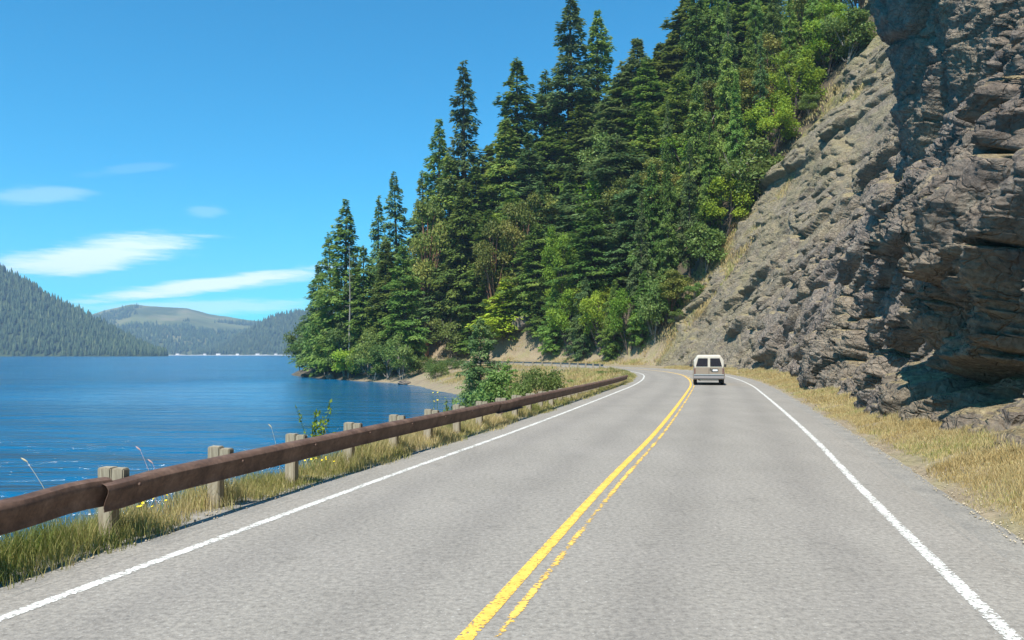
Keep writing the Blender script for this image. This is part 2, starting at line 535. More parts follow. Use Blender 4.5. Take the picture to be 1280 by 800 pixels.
def bark(name, a, c):
    m, nt, b = new_mat(name)
    n = noise_tex(nt, 6.0, 5, 0.7)
    nt.links.new(ramp(nt, n, [(0.3, a), (0.7, c)]), b.inputs['Base Color'])
    b.inputs['Roughness'].default_value = 0.95
    bump(nt, b, n, 0.6, 0.05)
    return m
M['bark'] = bark('bark', (0.045, 0.033, 0.025), (0.13, 0.10, 0.08))
M['bark_pale'] = bark('bark_pale', (0.20, 0.17, 0.14), (0.36, 0.32, 0.27))
M['bark_red'] = bark('bark_red', (0.14, 0.06, 0.035), (0.27, 0.14, 0.08))
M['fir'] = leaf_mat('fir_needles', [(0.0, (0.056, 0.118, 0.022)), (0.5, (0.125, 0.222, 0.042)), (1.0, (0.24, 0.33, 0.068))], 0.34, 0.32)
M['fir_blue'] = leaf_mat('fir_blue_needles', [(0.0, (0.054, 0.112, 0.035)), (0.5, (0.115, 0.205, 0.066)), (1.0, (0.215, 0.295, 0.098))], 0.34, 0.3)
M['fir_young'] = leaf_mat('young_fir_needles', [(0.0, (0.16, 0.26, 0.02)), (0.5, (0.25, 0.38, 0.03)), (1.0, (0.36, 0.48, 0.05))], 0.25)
M['maple'] = leaf_mat('maple_leaves', [(0.0, (0.11, 0.19, 0.018)), (0.5, (0.18, 0.30, 0.028)), (1.0, (0.28, 0.40, 0.045))], 0.35)
M['madrone'] = leaf_mat('madrone_leaves', [(0.0, (0.08, 0.115, 0.02)), (0.5, (0.16, 0.19, 0.036)), (1.0, (0.28, 0.26, 0.06))], 0.25)
M['alder'] = leaf_mat('alder_leaves', [(0.0, (0.065, 0.115, 0.025)), (0.5, (0.12, 0.19, 0.042)), (1.0, (0.20, 0.265, 0.07))], 0.3)
M['dry_grass'] = leaf_mat('dry_grass', [(0.0, (0.30, 0.24, 0.09)), (0.40, (0.46, 0.39, 0.15)), (0.70, (0.56, 0.49, 0.23)), (1.0, (0.25, 0.30, 0.07))], 0.3, 0.02)
M['verge_grass'] = leaf_mat('verge_grass', [(0.0, (0.10, 0.15, 0.03)), (0.35, (0.25, 0.26, 0.075)), (0.7, (0.46, 0.40, 0.17)), (1.0, (0.58, 0.50, 0.26))], 0.3, 0.02)
M['hill_tree'] = leaf_mat('hill_needles', [(0.0, (0.020, 0.045, 0.018)), (0.6, (0.040, 0.075, 0.026)), (1.0, (0.095, 0.125, 0.045))], 0.1, 0.02)


# ------------------------------------------------------------------ the road's course
CTRL = np.array([(-11.5, -36), (-7.4, -22), (-4.3, -10), (-1.7, 0), (-0.15, 5.9), (1.65, 12.7), (3.4, 19), (5.75, 28), (9.3, 42), (11.5, 51), (14.0, 63),
                 (16.2, 77), (17.0, 92), (15.5, 108), (11.2, 124), (4.0, 140), (-6.0, 154), (-18, 166), (-29, 178.5), (-36.5, 193), (-40, 211), (-41, 232), (-39, 258)], float)
def catmull(P, n=40):
    out = []
    Q = np.vstack([2 * P[0] - P[1], P, 2 * P[-1] - P[-2]])
    for i in range(1, len(Q) - 2):
        t = np.linspace(0, 1, n, endpoint=False)[:, None]
        p0, p1, p2, p3 = Q[i - 1], Q[i], Q[i + 1], Q[i + 2]
        out.append(0.5 * (2 * p1 + (p2 - p0) * t + (2 * p0 - 5 * p1 + 4 * p2 - p3) * t ** 2 + (3 * p1 - p0 - 3 * p2 + p3) * t ** 3))
    out.append(P[-1:])
    return np.vstack(out)
_c = catmull(CTRL)
_ds = np.r_[0, np.cumsum(np.linalg.norm(np.diff(_c, axis=0), axis=1))]
_s0 = _ds[np.argmin(np.abs(_c[:, 1]))]
RS = np.arange(math.ceil(_ds[0] - _s0), math.floor(_ds[-1] - _s0), 0.5)
RX = np.interp(RS, _ds - _s0, _c[:, 0]); RY = np.interp(RS, _ds - _s0, _c[:, 1])
_k = np.ones(9) / 9.0
def _sm(a):
    return np.convolve(np.pad(a, 4, mode='reflect', reflect_type='odd'), _k, 'valid')
RX, RY = _sm(RX), _sm(RY)
_tx, _ty = np.gradient(RX), np.gradient(RY)
_l = np.hypot(_tx, _ty); _tx /= _l; _ty /= _l
S_MIN, S_MAX = RS[0], RS[-1]
def road(s, o=0.0):
    """ground position at arc length s, o metres to the right of the centre line"""
    s = np.asarray(s, float)
    x, y = np.interp(s, RS, RX), np.interp(s, RS, RY)
    tx, ty = np.interp(s, RS, _tx), np.interp(s, RS, _ty)
    return x + ty * o, y - tx * o
def road_dir(s):
    return float(np.interp(s, RS, _tx)), float(np.interp(s, RS, _ty))

HW = 3.62         # centre line to edge line
LAKE_Z = -3.2
W_S = [-40, 0, 30, 55, 66, 76, 92, 123, 151, 167, 178, 194, 204, 216, 226, 240, 300]
W_O = [11, 11, 11, 11, 14, 18, 22, 25, 22, 19, 18, 15, 15, 16, 17, 17, 17]
def shore_o(s):
    return np.interp(s, W_S, W_O)
G_S = [-40, 90, 118, 145, 165, 187, 203, 220, 260]
G_V = [1.30, 1.30, 1.28, 1.15, 1.10, 1.05, 1.00, 0.80, 0.40]
B_V = [2.0, 2.0, 2.0, 2.6, 3.4, 3.4, 2.6, 1.6, 0.5]
TOE = 7.6
def toe_o(s):
    return np.interp(s, [-40, 12, 20, 30, 60, 110, 400], [5.35, 5.45, 5.9, 6.3, 6.9, 7.1, 6.4])
def ground_z(s, o):
    s, o = np.broadcast_arrays(np.asarray(s, float), np.asarray(o, float))
    z = np.zeros(s.shape)
    # lake side
    w = shore_o(s)
    t = np.clip((-o - 5.2) / (w - 5.2), 0, 3)
    flat = np.interp(s, [0, 60, 80, 130, 160, 400], [1.0, 1.0, 1.5, 1.9, 1.7, 1.4])
    zl = np.where(t <= 1, LAKE_Z * t ** flat, LAKE_Z - (t - 1) * (w - 5.2) * 0.5)
    zl = zl + 0.12 * fbm(s * 0.4, o * 0.4, seed=3, octv=3) * sstep(0.05, 0.3, t)
    z = np.where(o < -5.2, zl, z)
    # hill side
    to = toe_o(s)
    z = np.where((o > 4.8) & (o <= to), 0.30 * ((o - 4.8) / (to - 4.8)) ** 1.3, z)
    e = np.maximum(o - to, 0)
    bank = np.interp(s, G_S, B_V); g = np.interp(s, G_S, G_V)
    zr = 0.30 + bank * sstep(0, 1, e / 6.0) + g * (np.minimum(np.maximum(e - 2.5, 0), 58) + 0.15 * np.maximum(e - 60.5, 0))
    zr = zr + 0.5 * fbm(s * 0.13, o * 0.13, seed=9, octv=4) * sstep(0.5, 8, e)
    z = np.where(o > to, zr, z)
    return z

# (s, o) of a ground position by search
_gs = np.arange(-20, S_MAX, 1.0)
_gx, _gy = road(_gs)
def to_so(x, y):
    k = int(np.argmin((_gx - x) ** 2 + (_gy - y) ** 2))
    s = _gs[k]
    tx, ty = road_dir(s)
    dx, dy = x - _gx[k], y - _gy[k]
    return float(s + dx * tx + dy * ty), float(dx * ty - dy * tx)
def ground_at(x, y):
    s, o = to_so(x, y)
    return float(ground_z(s, o))

def s_at_px(xp, off):
    ss_ = np.arange(1, 62, 0.02); X, Y = road(ss_, off)
    return float(ss_[np.argmin(np.abs(CX + FPX * X / Y - xp))])

# ------------------------------------------------------------------ ground, lake, road
def ribbon(name, ss, oo, zf, mat, parent=None, attrs=None, smooth=True):
    S, O = np.meshgrid(ss, oo, indexing='ij')
    X, Y = road(S, O)
    Z = zf(S, O)
    v = np.stack([X, Y, Z], -1).reshape(-1, 3)
    n, k = len(ss), len(oo)
    i = np.arange(n - 1)[:, None] * k + np.arange(k - 1)[None, :]
    f = np.stack([i, i + 1, i + k + 1, i + k], -1).reshape(-1, 4)
    at = None if attrs is None else {a: fn(S, O).ravel() for a, fn in attrs.items()}
    return mesh_np(name, v, f, mat, parent, smooth, at)

ss = np.r_[np.arange(S_MIN, -4, 2.0), np.arange(-4, 60, 0.5), np.arange(60, S_MAX, 1.0)]
oo = np.r_[np.arange(-60, -20, 3.0), np.arange(-20, -4.4, 0.5), np.array([-4.4, -2, 2, 4.4]), np.arange(4.8, 9, 0.35), np.arange(9, 30, 1.0), np.arange(30, 150, 4.0)]
def cover(S, O):
    e = O - toe_o(S)
    c = np.where(O > 0, sstep(3.0, 7.0, e) * sstep(118, 128, S), 0.0)
    c = np.where((O < 0) & (S > 170), sstep(170, 185, S) * 0.9, c)
    return c
def gz(S, O):
    z = ground_z(S, O)
    # under the detailed cliff the sheet stays well behind the rock face
    e = O - toe_o(S)
    cl = 1 - sstep(119, 127, S)
    z = np.where(e > 0, z * (1 - cl) + cl * np.maximum(-0.5, 0.3 - 0.4 * e + np.minimum(np.maximum(e - 7, 0), 58) * 1.15), z)
    return np.where(np.abs(O) < 4.7, -0.08, z - 0.02)
ground = ribbon('ground', ss, oo, gz, M['ground'], attrs={'cover': cover})
tag(ground, kind='structure')

# lake: one sheet out to the far shore
lv = np.array([(-6000, -3000, LAKE_Z), (6000, -3000, LAKE_Z), (6000, 9000, LAKE_Z), (-6000, 9000, LAKE_Z)], float)
lake = mesh_np('lake', lv, np.array([[0, 1, 2, 3]]), M['water'])
tag(lake, kind='structure')

ssr = np.r_[np.arange(S_MIN + 1, 60, 0.5), np.arange(60, S_MAX - 1, 0.5)]
def lane_attr(S, O):
    a = np.abs(O)
    return np.exp(-((a - 1.1) / 0.35) ** 2) * 0.6 + np.exp(-((a - 2.8) / 0.35) ** 2) * 0.6
def crown(S, O):
    return 0.0 + 0 * S
road_o = ribbon('road', ssr, np.r_[-4.35, -4.1, np.arange(-3.8, 3.9, 0.2), 4.3, 4.6], lambda S, O: np.where((O < -4.3) | (O > 4.5), -0.06, 0.0), M['asphalt'], attrs={'lane': lane_attr})
tag(road_o, kind='structure')
def line(name, o, w, z, mat, s0=-8, s1=S_MAX - 3):
    return ribbon(name, np.arange(s0, s1, 0.4), np.array([o - w / 2, o - w / 4, o, o + w / 4, o + w / 2]), lambda S, O: 0 * S + z, mat, road_o,
                  attrs={'edge': lambda S, O: np.clip(np.abs(O - o) / (w / 2), 0, 1) ** 2})
line('edge_line', -HW, 0.135, 0.004, M['white_line'])
line('edge_line', HW, 0.135, 0.004, M['white_line'])
line('centre_line', -0.10, 0.125, 0.004, M['yellow_line'])
line('centre_line', 0.105, 0.115, 0.004, M['yellow_worn'])
def edge_wob(S, seed):
    return 0.22 * fbm(S * 0.9, S * 0 + seed, seed=seed, octv=4)
sh = ribbon('shoulder', ssr, np.linspace(0, 1, 6), lambda S, T: 0 * S, M['gravel'])
def shoulder(name, side, o0, o1, seed):
    T = np.linspace(0, 1, 7)
    S, TT = np.meshgrid(ssr, T, indexing='ij')
    O = side * (o0 + (o1 - o0) * TT + edge_wob(S, seed) * TT * 1.0)
    X, Y = road(S, O)
    Z = 0.001 - 0.035 * TT + 0.012 * fbm(S * 2, O * 2, seed=seed, octv=3) * TT
    v = np.stack([X, Y, Z], -1).reshape(-1, 3); n, k = len(ssr), len(T)
    i = np.arange(n - 1)[:, None] * k + np.arange(k - 1)[None, :]
    f = np.stack([i, i + 1, i + k + 1, i + k], -1).reshape(-1, 4)
    o = mesh_np(name, v, f, M['gravel'], None, True)
    return tag(o, kind='structure')
bpy.data.objects.remove(sh)
shoulder('shoulder', -1, 4.0, 4.9, 31)
shoulder('shoulder', 1, 4.2, 5.0, 47)

# ------------------------------------------------------------------ the rock cliff beside the right lane
def cliff():
    S1 = 134.0
    ns, nv = 900, 690
    u = np.linspace(0, 1, ns)
    s = 5.0 + (S1 - 5.0) * (0.42 * u + 0.58 * u ** 2.1)
    v = np.linspace(0, 1, nv)
    S, V = np.meshgrid(s, v, indexing='ij')
    zmax = np.interp(S, [5, 15, 30, 45, 60, 90, 105, S1], [12, 16, 22, 34, 48, 68, 76, 82])
    Z = -0.6 + (zmax + 0.6) * V ** 1.15
    # leaning of the face: steep and bulging near the camera, a slab further on
    edge = 52.5 + 1.4 * fbm(Z * 0.22, Z * 0, seed=71, octv=3) - 0.10 * (Z - 8)       # outer corner of the near buttress
    near = 1 - sstep(-1.2, 1.6, S - edge)
    tl = np.interp(S, [0, 20, 45, 65, 90, 110, 126], [0.30, 0.34, 0.50, 0.64, 0.73, 0.76, 0.78])   # metres back per metre up
    e_far = tl * Z
    ledge = np.interp(S, [5, 20, 27, 37, 48], [14.5, 12.0, 11.0, 10.3, 9.6]) + 0.5 * fbm(S * 0.3, S * 0, seed=90, octv=2)                 # height of the grassy ledge
    up = np.clip(Z - ledge, 0, None)
    lean = np.interp(S, [5, 26, 36, 44, 53], [0.40, 0.52, 0.42, -0.20, -0.34])
    e_near = np.interp(S, [5, 20, 48], [0.42, 0.47, 0.50]) * np.minimum(Z, ledge) + 2.7 * sstep(0, 1.0, up) + lean * up
    E = e_far * (1 - near) + np.minimum(e_far + 3, e_near) * near
    # joints dip towards the far end
    wx = 0.8 * fbm(S * 0.15, Z * 0.15, seed=5, octv=3); wz = 0.8 * fbm(S * 0.15 + 40, Z * 0.15, seed=6, octv=3)
    Sw, Zw = S + wx, Z + wz
    ang = math.radians(38)
    P = Sw * math.cos(ang) + Zw * math.sin(ang); Q = -Sw * math.sin(ang) + Zw * math.cos(ang)
    D = 0
    farf = sstep(30, 75, S)
    mixf = sstep(44, 62, S + 3 * fbm(Z * 0.2, S * 0.1, seed=44, octv=2))
    # far slab: long joints, broad plates
    v1, t1, b1 = facets(P / 5.0, Q / 8.5, 11)
    F = (1.10 * v1 + 1.0 * t1) * sstep(-0.02, 0.06 + 0.10 * farf, b1) - (1.0 - 0.3 * farf) * np.exp(-(b1 / (0.028 + 0.035 * farf)) ** 2)
    v2, t2, b2 = facets(P / 1.7 + 0.15 * fbm(S, Z, seed=8, octv=2), Q / 2.9, 12)
    F = F + (0.34 * v2 + 0.40 * t2) * sstep(-0.03, 0.09 + 0.09 * farf, b2) - (0.85 - 0.25 * farf) * np.exp(-(b2 / (0.05 + 0.06 * farf)) ** 2) * sstep(-0.35, 0.1, v1)
    v3, t3, b3 = facets(P / 0.62, Q / 0.95 + 0.2 * vnoise(S * 1.5, Z * 1.5, seed=4), 13)
    F = F + (0.075 * v3 + 0.10 * t3) * sstep(-0.05, 0.18 + 0.15 * farf, b3) - 0.07 * (1 - farf) * np.exp(-(b3 / 0.06) ** 2)
    # near wall: upright splinters and knobs
    a2 = math.radians(30)
    P2 = Sw * math.cos(a2) + Zw * math.sin(a2) + 0.5 * fbm(S * 0.5, Z * 0.35, seed=51, octv=4); Q2 = -Sw * math.sin(a2) + Zw * math.cos(a2) + 0.9 * fbm(S * 0.4 + 9, Z * 0.4, seed=52, octv=3)
    w1, u1, c1 = facets(P2 / 3.2, Q2 / 11.0, 31)
    w2, u2, c2 = facets(P2 / 1.25, Q2 / 4.4, 32)
    w3, u3, c3 = facets(P2 / 0.50, Q2 / 1.25, 33)
    w4, u4, c4 = facets(P2 / 0.18, Q2 / 0.36, 34)
    G = F + 0.25 * w1 * sstep(-0.02, 0.08, c1) + (0.07 * w3 + 0.09 * u3) * sstep(-0.05, 0.20, c3) + (0.05 * w4 + 0.06 * u4) - 0.10 * np.exp(-(c3 / 0.07) ** 2)
    G = G + 0.07 * fbm(S * 1.6, Z * 1.8, seed=53, octv=5, gain=0.62)
    calm = near * sstep(0.3, 1.5, Z - ledge) * sstep(40, 46, S)
    G = G * (1 - 0.3 * calm)
    D = F * mixf + G * (1 - mixf)
    D = D + 0.9 * fbm(S * 0.09, Z * 0.09, seed=21, octv=3) + 0.16 * fbm(S * 0.9, Z * 0.9, seed=23, octv=4, gain=0.6)
    # deep clefts in the far slab, leaning with the joints
    for (s0, z0, ln, wd, dp) in ((86, 44, 7, 0.8, 2.4), (90, 49, 5, 0.6, 1.8), (97, 55, 6, 0.9, 2.5), (70, 22, 4, 0.5, 1.2), (60, 9, 4, 0.6, 1.2), (78, 5, 3, 0.6, 1.0), (50, 6, 3.5, 0.5, 1.2), (44, 3.5, 2.5, 0.4, 1.0), (31, 6.5, 3.6, 0.45, 1.5), (37, 5, 3, 0.4, 1.3), (26, 7.5, 3.2, 0.5, 1.6), (21, 8.5, 4, 0.45, 1.6), (41, 8, 3, 0.5, 1.2), (28, 3, 2, 0.32, 1.2), (17, 7, 3, 0.4, 1.5), (33.5, 3, 1.8, 0.3, 1.0)):
        p0 = s0 * math.cos(ang) + z0 * math.sin(ang); q0 = -s0 * math.sin(ang) + z0 * math.cos(ang)
        D = D - dp * np.exp(-((P - p0) / wd) ** 2 - ((Q - q0) / ln) ** 2)
    # hollow under the bulge by the road
    hol = sstep(9, 13, S) * (1 - sstep(23.5, 26, S + 0.8 * fbm(Z, Z * 0, seed=2))) * (1 - sstep(2.6, 3.9, Z + 0.7 * w2 + 0.3 * w3 + 0.05 * (S - 18)))
    D = D - 1.9 * hol * (0.8 + 0.2 * w2) * sstep(0.35, 1.5, Z)
    D = D + 0.6 * np.exp(-((Z - 5.2) / 1.6) ** 2) * sstep(10, 15, S) * (1 - sstep(27, 33, S))
    taper = sstep(-0.6, 1.2, Z)
    D = D * (0.35 + 0.65 * taper)
    # the far end blends into the forest slope
    endf = 1 - sstep(119, 128, S + 4 * fbm(Z * 0.1, Z * 0, seed=77))
    E2 = E - D * (0.25 + 0.75 * endf) + (1 - endf) * 3.0
    O = toe_o(S) + E2
    X, Y = road(S, O)
    Zo = Z + 0.18 * D + 0.12
    vv = np.stack([X, Y, Zo], -1).reshape(-1, 3)
    i = np.arange(ns - 1)[:, None] * nv + np.arange(nv - 1)[None, :]
    f = np.stack([i, i + nv, i + nv + 1, i + 1], -1).reshape(-1, 4)
    veg = np.clip(sstep(70, 115, S) * 0.35 + (1 - endf) * 0.6, 0, 1)
    o = mesh_np('cliff', vv, f, M['rock'], None, False, {'veg': veg.ravel()})
    zl = ledge[:, :1] + 0.75
    j = np.argmin(np.abs(Z - zl), axis=1); ii = np.arange(ns)
    on = (s > 22) & (s < 51)
    return tag(o, kind='structure'), np.stack([X[ii, j], Y[ii, j], Zo[ii, j]], -1)[on]
cliff_o, LEDGE = cliff()
#NEXT
# ------------------------------------------------------------------ far hills across the lake
def hill(name, ridge, d_shore, d_ridge, mat, seed, rough=14.0, nv=46, back=500):
    """ridge: (photo column, photo row) of the skyline; the slope runs from the shore up to it and down behind"""
    rx = np.array([r[0] for r in ridge], float); ry = np.array([r[1] for r in ridge], float)
    cols = np.linspace(rx[0], rx[-1], 150)
    rows = np.interp(cols, rx, ry)
    zt = np.maximum(CAM_H + (YH - rows) * d_ridge / FPX, LAKE_Z - 1)
    v = np.r_[np.linspace(-0.06, 1, nv), np.linspace(1.08, 2, 10)]
    C, V = np.meshgrid(cols, v, indexing='ij')
    ZT = np.repeat(zt[:, None], len(v), 1)
    dep = d_shore + (d_ridge - d_shore) * np.minimum(V, 1) + back * np.maximum(V - 1, 0)
    az = (C - CX) / FPX
    X = az * dep; Y = dep
    prof = np.where(V <= 1, np.sign(V) * np.abs(V) ** 0.9, 1 - 0.8 * (V - 1))
    Z = LAKE_Z + (ZT - LAKE_Z) * prof
    Z = Z + rough * fbm(X / 140.0, Y / 140.0, seed=seed, octv=4) * np.clip(V, 0, 1) * np.clip(1.15 - V, 0.12, 1) * np.clip((ZT - LAKE_Z) / 60, 0, 1)
    n, k = C.shape
    i = np.arange(n - 1)[:, None] * k + np.arange(k - 1)[None, :]
    f = np.stack([i, i + k, i + k + 1, i + 1], -1).reshape(-1, 4)
    o = mesh_np(name, np.stack([X, Y, Z], -1).reshape(-1, 3), f, mat, None, True)
    tag(o, kind='structure')
    return X, Y, Z

def hill_mat(name, stops, scale, second=None):
    m, nt, b = new_mat(name)
    n = noise_tex(nt, scale, 6, 0.65)
    c = ramp(nt, n, stops)
    if second:
        f = ramp(nt, noise_tex(nt, scale * 0.3, 4, 0.6, dist=0.8), [(0.47, (0, 0, 0)), (0.6, (1, 1, 1))])
        c = mixc(nt, f, c, second)
    nt.links.new(c, b.inputs['Base Color']); b.inputs['Roughness'].default_value = 1.0
    b.inputs['Specular IOR Level'].default_value = 0.0
    return m
M['hill_floor'] = hill_mat('hill_floor', [(0.3, (0.030, 0.050, 0.024)), (0.7, (0.07, 0.085, 0.038))], 0.02)
M['hill_clear'] = hill_mat('hill_cleared', [(0.3, (0.080, 0.105, 0.040)), (0.5, (0.135, 0.145, 0.062)), (0.72, (0.20, 0.165, 0.095))], 0.008, (0.062, 0.082, 0.034))

def cone_forest(name, XYZ, n, hmin, hmax, seed, vlo=0.0, vhi=1.02, dens=None, group=None, label=None):
    """many small conifers on a far slope that read as one mass"""
    X, Y, Z = XYZ
    r = np.random.default_rng(seed)
    k1, k2 = X.shape
    a = r.random(n * 3) * (k1 - 1.001); vv = r.random(n * 3)
    kv = 45
    b = (vlo + (vhi - vlo) * vv) * kv + 2.6
    b = np.clip(b, 2.6, k2 - 1.01)
    i, j = a.astype(int), b.astype(int); fa, fb = a - i, b - j
    def lerp(A):
        return A[i, j] * (1 - fa) * (1 - fb) + A[i + 1, j] * fa * (1 - fb) + A[i, j + 1] * (1 - fa) * fb + A[i + 1, j + 1] * fa * fb
    p = np.stack([lerp(X), lerp(Y), lerp(Z)], -1)
    keep = (p[:, 2] > LAKE_Z + 0.5)
    if dens is not None:
        keep &= r.random(len(p)) < dens(p[:, 0], p[:, 1], p[:, 2], vv)
    p = p[keep][:n]
    n = len(p)
    h = (hmin + (hmax - hmin) * r.random(n) ** 1.5)
    w = h * (0.16 + 0.08 * r.random(n))
    K = 5
    ang = np.linspace(0, 2 * np.pi, K, endpoint=False)[None, :] + r.random((n, 1)) * 6.28
    rr = w[:, None] * (0.7 + 0.6 * r.random((n, K)))
    low = np.stack([p[:, 0:1] + rr * np.cos(ang), p[:, 1:2] + rr * np.sin(ang), p[:, 2:3] + 0.05 * h[:, None] + 0 * ang], -1)
    mid = np.stack([p[:, 0:1] + 0.62 * rr * np.cos(ang + 0.6), p[:, 1:2] + 0.62 * rr * np.sin(ang + 0.6), p[:, 2:3] + 0.5 * h[:, None] * (0.8 + 0.4 * r.random((n, K)))], -1)
    top = p + np.stack([0 * h, 0 * h, h], -1)
    V = np.concatenate([low, mid, top[:, None, :]], 1)      # (n, 2K+1, 3)
    base = np.arange(n)[:, None] * (2 * K + 1)
    F = []
    for k in range(K):
        k2_ = (k + 1) % K
        F += [np.stack([base[:, 0] + k, base[:, 0] + k2_, base[:, 0] + K + k], -1), np.stack([base[:, 0] + k2_, base[:, 0] + K + k2_, base[:, 0] + K + k], -1), np.stack([base[:, 0] + K + k, base[:, 0] + K + k2_, base[:, 0] + 2 * K], -1)]
    tint = np.repeat(np.clip(r.normal(0.42, 0.24, n), 0, 1), 2 * K + 1)
    o = mesh_np(name, V.reshape(-1, 3), np.concatenate(F), M['hill_tree'], None, False, {'tint': tint})
    return tag(o, label, 'forest', None, 'stuff')

hl = hill('hill', [(-420, 215), (-250, 250), (-120, 285), (0, 337), (25, 347), (50, 362), (75, 378), (100, 388), (125, 402), (150, 416), (175, 430), (196, 441), (215, 446)], 1450, 1800, M['hill_floor'], 4, 9.0)
cone_forest('hill_forest', hl, 9000, 9, 19, 5, label='dark conifer forest covering the steep hill across the lake')
hm = hill('hill', [(20, 440), (70, 410), (110, 394), (135, 387), (165, 380), (200, 384), (235, 386), (262, 393), (285, 396), (310, 400), (330, 402), (370, 415), (420, 430), (520, 444)], 2600, 3900, M['hill_clear'], 8, 16.0)
cone_forest('hill_forest', hm, 7500, 11, 24, 6, dens=lambda x, y, z, v: np.where(v < 0.42, 0.95, np.where(v > 0.985, 0.25, 0.9 * (fbm(x / 200.0, y / 200.0, seed=33, octv=3) > 0.12))), label='patchy conifers over the foot of the pale green middle hill')
hr = hill('hill', [(240, 444), (285, 428), (315, 410), (335, 398), (352, 393), (380, 388), (430, 380), (520, 370), (640, 372), (760, 400)], 2300, 2750, M['hill_floor'], 12, 12.0)
cone_forest('hill_forest', hr, 5200, 10, 20, 7, label='blue green forest on the low hill behind the wooded point')

# pale strand and a few small lakeside houses below the middle hill
M['strand'] = simple('strand', (0.42, 0.40, 0.35), 0.95, var=0.35, scale=0.03)
st_c = np.linspace(205, 372, 60)
st_w = 0.5 + 0.5 * fbm(st_c / 9.0, st_c * 0, seed=3, octv=3)
sv, sf = [], []
for i, c in enumerate(st_c):
    for dd, zz in ((2250, LAKE_Z - 0.4), (2285, LAKE_Z + 0.6 + 1.6 * st_w[i]), (2330, LAKE_Z + 1.0)):
        sv.append(((c - CX) / FPX * dd, dd, zz))
for i in range(len(st_c) - 1):
    for k in range(2):
        sf.append((i * 3 + k, (i + 1) * 3 + k, (i + 1) * 3 + k + 1, i * 3 + k + 1))
tag(mesh_np('beach', sv, sf, M['strand'], None, True), kind='structure')
M['house_wall'] = simple('house_wall', (0.78, 0.76, 0.72), 0.8)
M['house_roof'] = simple('house_roof', (0.22, 0.21, 0.20), 0.8)
def house(c, wd, ht, label):
    dd = 2300.0
    r = empty('lake_house', ((c - CX) / FPX * dd, dd, LAKE_Z + 0.6))
    mb = MB(); mb.box((0, 0, ht / 2), (wd, 7, ht)); mb.build('wall', M['house_wall'], r)
    mb = MB(); h2 = ht + 2.2
    mb.add([(-wd / 2 - .4, -4, ht + .01), (wd / 2 + .4, -4, ht + .01), (wd / 2 + .4, 4, ht + .01), (-wd / 2 - .4, 4, ht + .01), (-wd / 2 - .4, 0, h2), (wd / 2 + .4, 0, h2)],
           [(0, 1, 5, 4), (2, 3, 4, 5), (0, 4, 3), (1, 2, 5), (3, 2, 1, 0)])
    mb.build('roof', M['house_roof'], r)
    tag(r, label, 'house', 'white houses on the far shore')
house(222, 9, 3.6, 'tiny white house on the far shore, nearest the steep hill')
house(256, 7, 3.2, 'small white lakeside house second from the steep hill')
house(273, 12, 3.6, 'long white lakeside house in the middle of the far shore')
house(297, 8, 3.4, 'small white house standing alone right of the long one')
house(322, 10, 3.8, 'white lakeside house fourth along towards the wooded point')
house(345, 8, 3.2, 'white house on the far shore closest to the wooded point')

# ------------------------------------------------------------------ trees
def cards_mesh(name, base, ax, side, ln, wd, tint, mat, bend=None):
    """kite-shaped leaf sprays: base point, axis and side unit vectors, length, width"""
    n = len(base)
    tip = base + ax * ln[:, None]
    midp = base + ax * (ln * 0.45)[:, None]
    if bend is not None:
        tip = tip + bend
    l = midp + side * (wd * 0.5)[:, None]; r_ = midp - side * (wd * 0.5)[:, None]
    V = np.stack([base, l, tip, r_], 1).reshape(-1, 3)
    F = np.arange(n * 4).reshape(n, 4)
    return mesh_np(name, V, F, mat, None, False, {'tint': np.repeat(np.clip(tint, 0, 1), 4)}, link=False)

def unit(a):
    return a / np.maximum(np.linalg.norm(a, axis=-1, keepdims=True), 1e-9)

